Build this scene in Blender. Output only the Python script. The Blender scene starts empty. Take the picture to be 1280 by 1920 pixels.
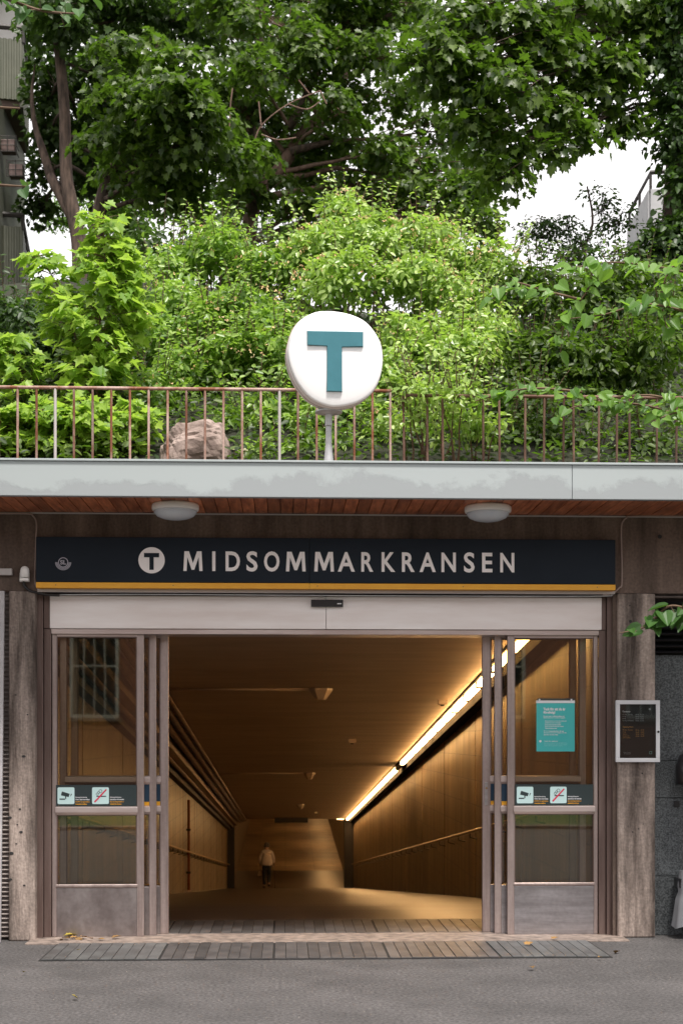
import bpy, math, random
import numpy as np
from mathutils import Vector, Matrix
random.seed(7); rng = np.random.default_rng(7)
scn = bpy.context.scene
col = scn.collection
R = math.radians

# ------------------------------------------------------------------ camera
F, HOR, CX = 2667.0, 1385.0, 640.0
CAM = Vector((0.0, -10.75, 1.5)); YAW = math.atan(105 / F)
cd = bpy.data.cameras.new('camera'); cam = bpy.data.objects.new('camera', cd); col.objects.link(cam)
cam.location = CAM; cam.rotation_euler = (R(90), 0, -YAW)
cd.sensor_width = 36; cd.lens = 50.0; cd.shift_y = (HOR - 960) / 1920
cd.clip_end = 900; cd.clip_start = 0.1
cd.dof.use_dof = True; cd.dof.focus_distance = 10.4; cd.dof.aperture_fstop = 4.5
scn.camera = cam

def W(px, py, Y):
    """measure: the real point at depth plane Y that the photo shows at px, py"""
    s, c = math.sin(YAW), math.cos(YAW)
    dx = F * s + (px - CX) * c; dy = F * c - (px - CX) * s
    t = (Y - CAM.y) / dy
    return Vector((t * dx, Y, CAM.z + t * (HOR - py)))
def XX(px, Y): return W(px, 0, Y).x
def ZZ(py, Y, px=640): return W(px, py, Y).z

# ------------------------------------------------------------------ world and sun
SUN_EL, SUN_ROT = 66.0, 160.0
world = bpy.data.worlds.new('World'); scn.world = world; world.use_nodes = True
wn = world.node_tree; wn.nodes.clear()
wo = wn.nodes.new('ShaderNodeOutputWorld'); bg = wn.nodes.new('ShaderNodeBackground')
sky = wn.nodes.new('ShaderNodeTexSky'); sky.sky_type = 'NISHITA'; sky.sun_disc = False
sky.sun_elevation = R(SUN_EL); sky.sun_rotation = R(SUN_ROT)
tc = wn.nodes.new('ShaderNodeTexCoord'); nz = wn.nodes.new('ShaderNodeTexNoise')
nz.inputs['Scale'].default_value = 2.2; nz.inputs['Detail'].default_value = 5
rp = wn.nodes.new('ShaderNodeValToRGB')
rp.color_ramp.elements[0].color = (0.86, 0.80, 0.80, 1); rp.color_ramp.elements[0].position = 0.3
rp.color_ramp.elements[1].color = (1.0, 0.985, 0.985, 1); rp.color_ramp.elements[1].position = 0.62
vm = wn.nodes.new('ShaderNodeVectorMath'); vm.operation = 'SCALE'; vm.inputs['Scale'].default_value = 9.5
mx = wn.nodes.new('ShaderNodeMix'); mx.data_type = 'RGBA'; mx.inputs['Factor'].default_value = 0.93
wn.links.new(tc.outputs['Generated'], nz.inputs['Vector']); wn.links.new(nz.outputs['Fac'], rp.inputs['Fac'])
wn.links.new(rp.outputs['Color'], vm.inputs[0]); wn.links.new(sky.outputs['Color'], mx.inputs['A'])
wn.links.new(vm.outputs['Vector'], mx.inputs['B']); wn.links.new(mx.outputs['Result'], bg.inputs['Color'])
bg.inputs['Strength'].default_value = 0.088
wn.links.new(bg.outputs['Background'], wo.inputs['Surface'])
sd = bpy.data.lights.new('sun', 'SUN'); sd.energy = 3.0; sd.angle = R(11); sd.color = (1, 0.95, 0.88)
sun = bpy.data.objects.new('sun', sd); col.objects.link(sun)
sdir = Vector((math.sin(R(SUN_ROT)) * math.cos(R(SUN_EL)), math.cos(R(SUN_ROT)) * math.cos(R(SUN_EL)), math.sin(R(SUN_EL))))
sun.rotation_euler = (-sdir).to_track_quat('-Z', 'Y').to_euler(); sun.location = (3, -12, 14)
scn.view_settings.view_transform = 'Standard'; scn.view_settings.look = 'None'
scn.view_settings.gamma = 1; scn.view_settings.use_curve_mapping = False; scn.view_settings.exposure = 0.95
scn.cycles.max_bounces = 9; scn.cycles.transparent_max_bounces = 16; scn.cycles.diffuse_bounces = 4

# ------------------------------------------------------------------ materials
MATS = {}
def mat(name, c1, c2=None, rough=0.7, metal=0.0, scale=4.0, stretch=(1, 1, 1), bump=0.0, bscale=40.0,
        lo=0.35, hi=0.65, emit=None, vary=0.0, spec=0.5, rvar=0.0, c3=None, s3=30.0, coat=0.0, detail=6.0, grain=None, m3=0.65):
    if name in MATS: return MATS[name]
    m = bpy.data.materials.new(name); m.use_nodes = True; MATS[name] = m
    nt = m.node_tree; b = nt.nodes['Principled BSDF']; L = nt.links
    b.inputs['Base Color'].default_value = (*c1, 1); b.inputs['Roughness'].default_value = rough
    b.inputs['Metallic'].default_value = metal; b.inputs['Specular IOR Level'].default_value = spec
    b.inputs['Coat Weight'].default_value = coat
    if emit:
        b.inputs['Emission Color'].default_value = (*emit[0], 1); b.inputs['Emission Strength'].default_value = emit[1]
    if c2 or bump or vary or c3 or grain:
        t = nt.nodes.new('ShaderNodeTexCoord'); mp = nt.nodes.new('ShaderNodeMapping')
        mp.inputs['Scale'].default_value = stretch; src = t.outputs['Object']
        if vary:
            oi = nt.nodes.new('ShaderNodeObjectInfo'); v = nt.nodes.new('ShaderNodeVectorMath'); v.operation = 'MULTIPLY_ADD'
            v.inputs[1].default_value = (17, 23, 31); L.new(oi.outputs['Random'], v.inputs[0]); L.new(src, v.inputs[2]); src = v.outputs[0]
        L.new(src, mp.inputs['Vector'])
        out = None
        if c2:
            n = nt.nodes.new('ShaderNodeTexNoise'); n.inputs['Scale'].default_value = scale; n.inputs['Detail'].default_value = detail
            n.inputs['Roughness'].default_value = 0.62
            L.new(mp.outputs[0], n.inputs['Vector'])
            r = nt.nodes.new('ShaderNodeValToRGB'); r.color_ramp.elements[0].position = lo; r.color_ramp.elements[1].position = hi
            r.color_ramp.elements[0].color = (*c1, 1); r.color_ramp.elements[1].color = (*c2, 1)
            L.new(n.outputs['Fac'], r.inputs['Fac']); out = r.outputs['Color']
            if rvar:
                mr = nt.nodes.new('ShaderNodeMapRange'); mr.inputs['To Min'].default_value = max(0.02, rough - rvar); mr.inputs['To Max'].default_value = rough + rvar
                L.new(n.outputs['Fac'], mr.inputs['Value']); L.new(mr.outputs[0], b.inputs['Roughness'])
        if c3:
            n3 = nt.nodes.new('ShaderNodeTexNoise'); n3.inputs['Scale'].default_value = s3; n3.inputs['Detail'].default_value = 4
            L.new(mp.outputs[0], n3.inputs['Vector'])
            r3 = nt.nodes.new('ShaderNodeValToRGB'); r3.color_ramp.elements[0].position = 0.52; r3.color_ramp.elements[1].position = 0.74
            r3.color_ramp.elements[0].color = (0, 0, 0, 1); r3.color_ramp.elements[1].color = (m3, m3, m3, 1)
            L.new(n3.outputs['Fac'], r3.inputs['Fac'])
            mm = nt.nodes.new('ShaderNodeMix'); mm.data_type = 'RGBA'; L.new(r3.outputs['Color'], mm.inputs['Factor'])
            if out: L.new(out, mm.inputs['A'])
            else: mm.inputs['A'].default_value = (*c1, 1)
            mm.inputs['B'].default_value = (*c3, 1); out = mm.outputs['Result']
        if grain:
            ng = nt.nodes.new('ShaderNodeTexNoise'); ng.inputs['Scale'].default_value = grain[0]; ng.inputs['Detail'].default_value = 3
            L.new(src, ng.inputs['Vector']); mg = nt.nodes.new('ShaderNodeMapRange'); mg.inputs['From Min'].default_value = .3; mg.inputs['From Max'].default_value = .7
            mg.inputs['To Min'].default_value = 1 - grain[1]; mg.inputs['To Max'].default_value = 1 + grain[1]; L.new(ng.outputs['Fac'], mg.inputs['Value'])
            sg_ = nt.nodes.new('ShaderNodeVectorMath'); sg_.operation = 'SCALE'
            if out: L.new(out, sg_.inputs[0])
            else: sg_.inputs[0].default_value = c1
            L.new(mg.outputs[0], sg_.inputs['Scale']); out = sg_.outputs[0]
        if vary:
            oi2 = nt.nodes.new('ShaderNodeObjectInfo'); mr2 = nt.nodes.new('ShaderNodeMapRange')
            mr2.inputs['To Min'].default_value = 1 - vary; mr2.inputs['To Max'].default_value = 1 + vary
            L.new(oi2.outputs['Random'], mr2.inputs['Value'])
            sc = nt.nodes.new('ShaderNodeVectorMath'); sc.operation = 'SCALE'
            if out: L.new(out, sc.inputs[0])
            else: sc.inputs[0].default_value = c1
            L.new(mr2.outputs[0], sc.inputs['Scale']); out = sc.outputs[0]
        if out: L.new(out, b.inputs['Base Color'])
        if bump:
            nb = nt.nodes.new('ShaderNodeTexNoise'); nb.inputs['Scale'].default_value = bscale; nb.inputs['Detail'].default_value = 5
            L.new(mp.outputs[0] if stretch != (1, 1, 1) else src, nb.inputs['Vector'])
            bp = nt.nodes.new('ShaderNodeBump'); bp.inputs['Strength'].default_value = bump; bp.inputs['Distance'].default_value = 0.01
            L.new(nb.outputs['Fac'], bp.inputs['Height']); L.new(bp.outputs[0], b.inputs['Normal'])
    return m

def leaf_mat(name, ca, cb, trans, tcol, rough=0.45, spec=0.4):
    m = bpy.data.materials.new(name); m.use_nodes = True; nt = m.node_tree; L = nt.links
    b = nt.nodes['Principled BSDF']; out = nt.nodes['Material Output']
    at = nt.nodes.new('ShaderNodeAttribute'); at.attribute_name = 'tint'
    oi = nt.nodes.new('ShaderNodeObjectInfo'); ad = nt.nodes.new('ShaderNodeMath'); ad.operation = 'ADD'
    fr = nt.nodes.new('ShaderNodeMath'); fr.operation = 'FRACT'
    L.new(at.outputs['Fac'], ad.inputs[0]); L.new(oi.outputs['Random'], ad.inputs[1]); L.new(ad.outputs[0], fr.inputs[0])
    r = nt.nodes.new('ShaderNodeValToRGB'); r.color_ramp.elements[0].color = (*ca, 1); r.color_ramp.elements[1].color = (*cb, 1)
    L.new(fr.outputs[0], r.inputs['Fac']); L.new(r.outputs['Color'], b.inputs['Base Color'])
    b.inputs['Roughness'].default_value = rough; b.inputs['Specular IOR Level'].default_value = spec
    tr = nt.nodes.new('ShaderNodeBsdfTranslucent'); tr.inputs['Color'].default_value = (*tcol, 1)
    ms = nt.nodes.new('ShaderNodeMixShader'); ms.inputs['Fac'].default_value = trans
    L.new(b.outputs[0], ms.inputs[1]); L.new(tr.outputs[0], ms.inputs[2]); L.new(ms.outputs[0], out.inputs['Surface'])
    MATS[name] = m; return m

def glass_mat(name, tint, refl=1.0):
    m = bpy.data.materials.new(name); m.use_nodes = True; nt = m.node_tree; L = nt.links; nt.nodes.remove(nt.nodes['Principled BSDF'])
    out = nt.nodes['Material Output']; t = nt.nodes.new('ShaderNodeBsdfTransparent'); t.inputs['Color'].default_value = (*tint, 1)
    g = nt.nodes.new('ShaderNodeBsdfGlossy'); g.inputs['Roughness'].default_value = 0.015
    fr = nt.nodes.new('ShaderNodeFresnel'); fr.inputs['IOR'].default_value = 1.5
    mu = nt.nodes.new('ShaderNodeMath'); mu.operation = 'MULTIPLY'; mu.inputs[1].default_value = refl; mu.use_clamp = True
    n = nt.nodes.new('ShaderNodeTexNoise'); n.inputs['Scale'].default_value = 2.5
    tcn = nt.nodes.new('ShaderNodeTexCoord'); L.new(tcn.outputs['Object'], n.inputs['Vector'])
    bp = nt.nodes.new('ShaderNodeBump'); bp.inputs['Strength'].default_value = 0.012; bp.inputs['Distance'].default_value = 0.01
    L.new(n.outputs['Fac'], bp.inputs['Height']); L.new(bp.outputs[0], g.inputs['Normal'])
    L.new(fr.outputs[0], mu.inputs[0]); ms = nt.nodes.new('ShaderNodeMixShader')
    L.new(mu.outputs[0], ms.inputs['Fac']); L.new(t.outputs[0], ms.inputs[1]); L.new(g.outputs[0], ms.inputs[2]); L.new(ms.outputs[0], out.inputs['Surface'])
    MATS[name] = m; return m

concrete = mat('concrete', (0.06, 0.041, 0.032), (0.22, 0.155, 0.125), rough=0.88, scale=2.2, stretch=(2.6, 1, 0.35), bump=0.5, bscale=34, lo=0.3, hi=0.72, c3=(0.075, 0.05, 0.038), s3=5, grain=(50, .2), detail=10)
concrete_pale = mat('concrete_pale', (0.055, 0.040, 0.033), (0.43, 0.345, 0.30), rough=0.88, scale=1.5, stretch=(4.0, 1, 0.5), bump=0.9, bscale=22, lo=0.36, hi=0.64, c3=(0.07, 0.048, 0.038), s3=5, grain=(55, .22), detail=10)
bronze = mat('bronze_aluminium', (0.31, 0.245, 0.23), (0.45, 0.37, 0.35), rough=0.42, metal=0.65, scale=3, stretch=(6, 6, 0.4), rvar=0.08, bump=0.05, bscale=60, grain=(40, .06))
bronze_pale = mat('pale_aluminium', (0.50, 0.41, 0.39), (0.66, 0.57, 0.55), rough=0.34, metal=0.6, scale=2, stretch=(0.6, 4, 6), rvar=0.07)
bronze_dark = mat('dark_bronze_frame', (0.125, 0.083, 0.072), (0.19, 0.135, 0.12), rough=0.45, metal=0.5, scale=3, stretch=(6, 6, 0.5))
steel = mat('brushed_steel', (0.36, 0.34, 0.35), (0.50, 0.48, 0.50), rough=0.34, metal=0.85, scale=3.0, stretch=(0.7, 1, 6), rvar=0.12, bump=0.05, bscale=30, grain=(30, .07))
steel_brown = mat('scuffed_steel', (0.29, 0.25, 0.245), (0.40, 0.36, 0.355), rough=0.38, metal=0.85, scale=2.2, stretch=(2.2, 1, 1.6), rvar=0.12, bump=0.06, bscale=18, c3=(0.16, 0.13, 0.12), s3=4, m3=.4, grain=(30, .08))
header_m = mat('header_sheet_metal', (0.76, 0.67, 0.64), (0.93, 0.88, 0.87), rough=0.36, metal=0.15, scale=1.1, stretch=(0.5, 1, 3.5), rvar=0.08)
asphalt = mat('asphalt', (0.062, 0.058, 0.058), (0.106, 0.098, 0.098), rough=0.86, scale=1.6, lo=0.3, hi=0.7, bump=0.9, bscale=170, c3=(0.05, 0.047, 0.047), s3=1.9, m3=.6, detail=9, grain=(48, .5))
stone = mat('pink_threshold_stone', (0.12, 0.093, 0.08), (0.30, 0.235, 0.20), rough=0.7, scale=12, bump=0.4, bscale=60, c3=(0.2, 0.15, 0.12), s3=9)
mat_slat = mat('mat_slat', (0.052, 0.048, 0.048), (0.10, 0.091, 0.089), rough=0.5, scale=5, bump=0.3, bscale=90, vary=0.22)
mat_wet = mat('mat_slat_wet', (0.06, 0.06, 0.06), (0.11, 0.114, 0.114), rough=0.35, scale=5, bump=0.2, bscale=60, vary=0.15)
rubber = mat('black_rubber', (0.02, 0.019, 0.019), rough=0.7)
navy = mat('navy_enamel', (0.006, 0.011, 0.019), (0.009, 0.015, 0.025), rough=0.5, scale=2, spec=0.2)
navy_band = mat('navy_film', (0.015, 0.045, 0.085), rough=0.4)
yellow = mat('yellow_film', (0.80, 0.36, 0.02), (0.86, 0.42, 0.03), rough=0.45, scale=8)
letter = mat('off_white_lettering', (0.90, 0.84, 0.83), rough=0.5)
logo_m = mat('logo_grey_print', (0.42, 0.40, 0.46), rough=0.5)
wood = mat('mahogany_boards', (0.27, 0.075, 0.032), (0.58, 0.20, 0.09), rough=0.5, scale=3.2, stretch=(9, 1.1, 1), vary=0.32, bump=0.15, bscale=30, coat=0.15)
paint_m = None
white_plastic = mat('lamp_opal_plastic', (0.93, 0.90, 0.88), rough=0.32, spec=0.5)
lamp_glass = mat('lamp_lower_lens', (0.60, 0.65, 0.74), (0.70, 0.74, 0.80), rough=0.2, scale=6, spec=0.6)
black_plastic = mat('black_plastic', (0.012, 0.012, 0.014), rough=0.3)
rust = mat('rusty_rail_paint', (0.20, 0.07, 0.032), (0.42, 0.30, 0.26), rough=0.75, scale=5, stretch=(1, 1, 0.6), vary=0.35, bump=0.3, bscale=80, lo=0.42, hi=0.6)
sign_white = mat('sign_white_acrylic', (0.86, 0.85, 0.86), rough=0.25, coat=0.3)
sign_side = mat('sign_side_paint', (0.66, 0.62, 0.61), (0.76, 0.73, 0.72), rough=0.45, scale=4)
teal = mat('teal_letter', (0.035, 0.165, 0.205), (0.045, 0.19, 0.235), rough=0.38, scale=5)
galv = mat('galvanised_steel', (0.40, 0.41, 0.43), (0.56, 0.56, 0.57), rough=0.5, metal=0.3, scale=9)
sticker = mat('sticker_grey', (0.028, 0.042, 0.045), rough=0.35)
picto = mat('pictogram_mint', (0.56, 0.76, 0.76), rough=0.4)
red = mat('red_print', (0.68, 0.03, 0.09), rough=0.4)
white_print = mat('white_print', (0.72, 0.72, 0.74), rough=0.5)
grey_print = mat('grey_print', (0.32, 0.35, 0.36), rough=0.5)
amber_print = mat('amber_print', (0.55, 0.30, 0.08), rough=0.5)
mint_print = mat('mint_print', (0.2, 0.45, 0.42), rough=0.5)
poster_m = mat('turquoise_paper', (0.045, 0.42, 0.42), (0.06, 0.47, 0.46), rough=0.55, scale=2)
poster_soft = mat('poster_pale_print', (0.30, 0.66, 0.66), rough=0.55)
board_dark = mat('timetable_paper', (0.012, 0.018, 0.02), rough=0.3)
alu_frame = mat('silver_case_frame', (0.62, 0.62, 0.65), rough=0.4, metal=0.3)
cable = mat('pinkish_conduit', (0.36, 0.27, 0.24), rough=0.6)
cable_white = mat('grey_conduit', (0.5, 0.46, 0.45), rough=0.5)
cable_black = mat('black_cable', (0.02, 0.018, 0.018), rough=0.5)
granite = mat('speckled_granite', (0.02, 0.024, 0.026), (0.125, 0.137, 0.145), rough=0.55, scale=95, lo=0.38, hi=0.62, bump=0.2, bscale=90, vary=0.1)
boulder_m = mat('pink_granite', (0.16, 0.115, 0.095), (0.40, 0.31, 0.275), rough=0.85, scale=3.5, bump=0.9, bscale=22, c3=(0.16, 0.11, 0.1), s3=6)
soil = mat('soil', (0.012, 0.010, 0.006), (0.022, 0.026, 0.01), rough=0.95, scale=3, bump=0.8, bscale=12)
grass_m = mat('lawn_grass', (0.03, 0.065, 0.014), (0.06, 0.11, 0.025), rough=0.9, scale=6)
brick_m = mat('red_brick', (0.24, 0.10, 0.065), (0.34, 0.155, 0.105), rough=0.85, scale=30, stretch=(0.4, 1, 1.6))
render_m = mat('pale_render', (0.60, 0.57, 0.56), (0.7, 0.67, 0.66), rough=0.85, scale=2)
olive = mat('olive_corrugated_steel', (0.085, 0.09, 0.062), (0.12, 0.122, 0.088), rough=0.55, scale=2)
dark_under = mat('balcony_underside', (0.10, 0.065, 0.055), (0.14, 0.09, 0.075), rough=0.8, scale=2)
bark = mat('bark', (0.03, 0.02, 0.015), (0.12, 0.08, 0.06), rough=0.95, scale=9, stretch=(2, 2, 0.4), bump=0.9, bscale=16)
bark_pale = mat('bark_pale', (0.12, 0.07, 0.05), (0.24, 0.155, 0.12), rough=0.95, scale=9, stretch=(2, 2, 0.5), bump=0.7, bscale=18)
twig_m = mat('twig', (0.09, 0.05, 0.03), (0.16, 0.1, 0.06), rough=0.8, scale=9)
# tunnel
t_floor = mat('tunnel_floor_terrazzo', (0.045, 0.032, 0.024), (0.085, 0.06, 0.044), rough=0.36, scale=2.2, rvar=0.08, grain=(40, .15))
t_ceil = mat('tunnel_ceiling_plaster', (0.42, 0.32, 0.235), (0.55, 0.435, 0.32), rough=0.5, scale=1.3, stretch=(0.5, 2.5, 1), bump=0.25, bscale=14)
t_dark = mat('tunnel_dark_steel', (0.03, 0.024, 0.02), rough=0.6)
t_duct = mat('tunnel_duct_paint', (0.17, 0.11, 0.07), (0.26, 0.17, 0.11), rough=0.4, scale=3, metal=0.3)
t_pillar = mat('tunnel_pillar_paint', (0.035, 0.03, 0.03), rough=0.55)
brass = mat('handrail_brass', (0.38, 0.24, 0.1), rough=0.35, metal=0.8)
lamp_emit = mat('fluorescent_diffuser', (0.9, 0.8, 0.6), rough=0.5, emit=((1.0, 0.58, 0.23), 20.0))
t_black = mat('matt_black_steel', (0.006, 0.005, 0.005), rough=0.9, spec=0.1)
lamp_far = mat('far_fluorescent_diffuser', (0.9, 0.8, 0.6), rough=0.5, emit=((1.0, 0.56, 0.21), 7.0))
glass = glass_mat('door_glass', (0.90, 0.89, 0.84), 1.7)
glass_clear = glass_mat('case_glass', (0.93, 0.94, 0.94), 1.0)

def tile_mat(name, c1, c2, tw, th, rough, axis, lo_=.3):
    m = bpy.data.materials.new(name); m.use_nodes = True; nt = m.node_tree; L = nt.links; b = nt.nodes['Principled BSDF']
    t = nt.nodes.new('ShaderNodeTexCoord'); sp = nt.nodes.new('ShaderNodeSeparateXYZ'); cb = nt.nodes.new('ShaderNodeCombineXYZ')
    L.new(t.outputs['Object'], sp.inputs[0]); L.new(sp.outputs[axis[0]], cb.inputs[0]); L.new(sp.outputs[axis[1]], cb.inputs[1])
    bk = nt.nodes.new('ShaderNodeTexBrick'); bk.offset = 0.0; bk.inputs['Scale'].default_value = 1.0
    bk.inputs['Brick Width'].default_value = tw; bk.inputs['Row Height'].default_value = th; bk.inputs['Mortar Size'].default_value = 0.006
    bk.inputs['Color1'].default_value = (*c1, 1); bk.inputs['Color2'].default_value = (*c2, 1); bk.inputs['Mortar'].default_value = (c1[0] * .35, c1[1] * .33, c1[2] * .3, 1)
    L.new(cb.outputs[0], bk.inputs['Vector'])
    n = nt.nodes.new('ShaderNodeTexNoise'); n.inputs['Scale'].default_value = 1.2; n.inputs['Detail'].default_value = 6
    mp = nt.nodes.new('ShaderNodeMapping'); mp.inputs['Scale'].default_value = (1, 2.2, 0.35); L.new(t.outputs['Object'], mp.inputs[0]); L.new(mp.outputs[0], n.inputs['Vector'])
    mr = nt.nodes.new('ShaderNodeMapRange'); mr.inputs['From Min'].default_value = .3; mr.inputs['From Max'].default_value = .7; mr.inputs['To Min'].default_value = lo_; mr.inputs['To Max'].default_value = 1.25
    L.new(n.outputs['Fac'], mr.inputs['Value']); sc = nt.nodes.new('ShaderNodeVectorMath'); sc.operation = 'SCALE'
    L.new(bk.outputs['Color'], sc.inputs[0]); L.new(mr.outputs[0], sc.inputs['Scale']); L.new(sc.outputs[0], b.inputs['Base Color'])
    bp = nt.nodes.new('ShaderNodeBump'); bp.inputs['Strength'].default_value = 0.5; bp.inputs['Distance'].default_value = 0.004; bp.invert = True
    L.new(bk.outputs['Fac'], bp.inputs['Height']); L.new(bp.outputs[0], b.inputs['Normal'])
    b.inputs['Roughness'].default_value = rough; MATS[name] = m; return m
t_wall = tile_mat('tunnel_wall_tiles', (0.24, 0.165, 0.085), (0.31, 0.215, 0.115), 0.16, 0.32, 0.36, (1, 2))
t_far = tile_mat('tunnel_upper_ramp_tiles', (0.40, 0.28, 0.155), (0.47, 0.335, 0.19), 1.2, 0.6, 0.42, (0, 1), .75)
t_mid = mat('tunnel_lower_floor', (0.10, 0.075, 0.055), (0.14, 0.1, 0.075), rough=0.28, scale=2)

def fascia_mat():
    m = bpy.data.materials.new('fascia_paint'); m.use_nodes = True; nt = m.node_tree; L = nt.links; b = nt.nodes['Principled BSDF']
    t = nt.nodes.new('ShaderNodeTexCoord'); sp = nt.nodes.new('ShaderNodeSeparateXYZ'); L.new(t.outputs['Object'], sp.inputs[0])
    n = nt.nodes.new('ShaderNodeTexNoise'); n.inputs['Scale'].default_value = 7; n.inputs['Detail'].default_value = 9; n.inputs['Roughness'].default_value = 0.65
    L.new(t.outputs['Object'], n.inputs['Vector'])
    n2 = nt.nodes.new('ShaderNodeTexNoise'); n2.inputs['Scale'].default_value = 1.3; L.new(t.outputs['Object'], n2.inputs['Vector'])
    # peeled zone sits along the lower half, its edge wandering
    a = nt.nodes.new('ShaderNodeMath'); a.operation = 'MULTIPLY_ADD'; a.inputs[1].default_value = 0.30; L.new(n.outputs['Fac'], a.inputs[0])
    mz = nt.nodes.new('ShaderNodeMath'); mz.operation = 'MULTIPLY'; mz.inputs[1].default_value = -1.0; L.new(sp.outputs['Z'], mz.inputs[0]); L.new(mz.outputs[0], a.inputs[2])
    a2 = nt.nodes.new('ShaderNodeMath'); a2.operation = 'MULTIPLY_ADD'; a2.inputs[1].default_value = 0.62; L.new(n2.outputs['Fac'], a2.inputs[0]); L.new(a.outputs[0], a2.inputs[2])
    r = nt.nodes.new('ShaderNodeMapRange'); r.inputs['From Min'].default_value = -2.84; r.inputs['From Max'].default_value = -2.79; L.new(a2.outputs[0], r.inputs['Value'])
    mm = nt.nodes.new('ShaderNodeMix'); mm.data_type = 'RGBA'; mm.inputs['A'].default_value = (0.395, 0.435, 0.445, 1); mm.inputs['B'].default_value = (0.325, 0.35, 0.365, 1)
    L.new(r.outputs[0], mm.inputs['Factor']); L.new(mm.outputs['Result'], b.inputs['Base Color'])
    b.inputs['Roughness'].default_value = 0.6
    bp = nt.nodes.new('ShaderNodeBump'); bp.inputs['Strength'].default_value = 0.4; bp.inputs['Distance'].default_value = 0.002; bp.invert = True
    L.new(r.outputs[0], bp.inputs['Height']); L.new(bp.outputs[0], b.inputs['Normal']); return m
fascia_m = fascia_mat()

# ------------------------------------------------------------------ mesh helpers
class MB:
    def __init__(s): s.v = []; s.f = []
    def add(s, vs, fs):
        k = len(s.v); s.v += [tuple(v) for v in vs]; s.f += [tuple(i + k for i in f) for f in fs]; return s
    def box(s, x0, x1, y0, y1, z0, z1):
        return s.add([(x0, y0, z0), (x1, y0, z0), (x1, y1, z0), (x0, y1, z0), (x0, y0, z1), (x1, y0, z1), (x1, y1, z1), (x0, y1, z1)],
                     [(0, 3, 2, 1), (4, 5, 6, 7), (0, 1, 5, 4), (1, 2, 6, 5), (2, 3, 7, 6), (3, 0, 4, 7)])
    def prism(s, poly, y0, y1, shift=(0, 0)):
        """poly: (x,z) counter-clockwise seen from the camera side; extruded from y0 (front) to y1"""
        n = len(poly)
        vs = [(x, y0, z) for x, z in poly] + [(x + shift[0], y1, z + shift[1]) for x, z in poly]
        return s.add(vs, [tuple(range(n)), tuple(range(2 * n - 1, n - 1, -1))] + [(i, i + n, (i + 1) % n + n, (i + 1) % n) for i in range(n)])
    def tube(s, pts, r, n=8, caps=True):
        pts = [Vector(p) for p in pts]; m = len(pts); rs = r if isinstance(r, (list, tuple)) else [r] * m
        vs = []; prev = None
        for i, p in enumerate(pts):
            d = (pts[min(i + 1, m - 1)] - pts[max(i - 1, 0)]).normalized()
            if prev is None:
                a = Vector((0, 0, 1)) if abs(d.z) < 0.9 else Vector((1, 0, 0)); u = d.cross(a).normalized()
            else: u = (prev - d * prev.dot(d)).normalized()
            prev = u; w = d.cross(u)
            for k in range(n):
                t = 2 * math.pi * k / n; vs.append(p + (u * math.cos(t) + w * math.sin(t)) * rs[i])
        fs = [(i * n + k, i * n + (k + 1) % n, (i + 1) * n + (k + 1) % n, (i + 1) * n + k) for i in range(m - 1) for k in range(n)]
        if caps: fs += [tuple(range(n - 1, -1, -1)), tuple(range((m - 1) * n, m * n))]
        return s.add(vs, fs)
    def lathe(s, prof, n=24, c=(0, 0, 0), sx=1, sy=1):
        vs = []
        for r, z in prof:
            for k in range(n):
                t = 2 * math.pi * k / n; vs.append((c[0] + r * sx * math.cos(t), c[1] + r * sy * math.sin(t), c[2] + z))
        m = len(prof)
        fs = [(i * n + k, i * n + (k + 1) % n, (i + 1) * n + (k + 1) % n, (i + 1) * n + k) for i in range(m - 1) for k in range(n)]
        fs += [tuple(range(n - 1, -1, -1)), tuple(range((m - 1) * n, m * n))]
        return s.add(vs, fs)
    def build(s, name, material, parent=None, bevel=0, smooth=False, kind=None):
        me = bpy.data.meshes.new(name); me.from_pydata(s.v, [], s.f); me.update()
        if smooth: me.shade_smooth()
        return link(name, me, material, parent, bevel, kind)
def link(name, me, material=None, parent=None, bevel=0, kind=None):
    if material is not None and not me.materials: me.materials.append(material)
    o = bpy.data.objects.new(name, me); col.objects.link(o)
    if parent is not None: adopt(o, parent)
    if bevel:
        b = o.modifiers.new('bevel', 'BEVEL'); b.width = bevel; b.segments = 2; b.limit_method = 'ANGLE'; b.angle_limit = R(40)
    if kind: o['kind'] = kind
    return o
ORG = {}
def adopt(o, parent):
    o.parent = parent
    if parent.type == 'EMPTY': o.matrix_parent_inverse = Matrix.Translation(-parent.location)
def tag(o, label, cat, group=None):
    o['label'] = label; o['category'] = cat
    if group: o['group'] = group
    return o
def thing(name, label, cat, loc=(0, 0, 0), group=None):
    e = bpy.data.objects.new(name, None); e.empty_display_size = 0.2; col.objects.link(e); e.location = loc
    return tag(e, label, cat, group)
def struct(name, mb, m, bevel=0):
    return mb.build(name, m, None, bevel, kind='structure')

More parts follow.
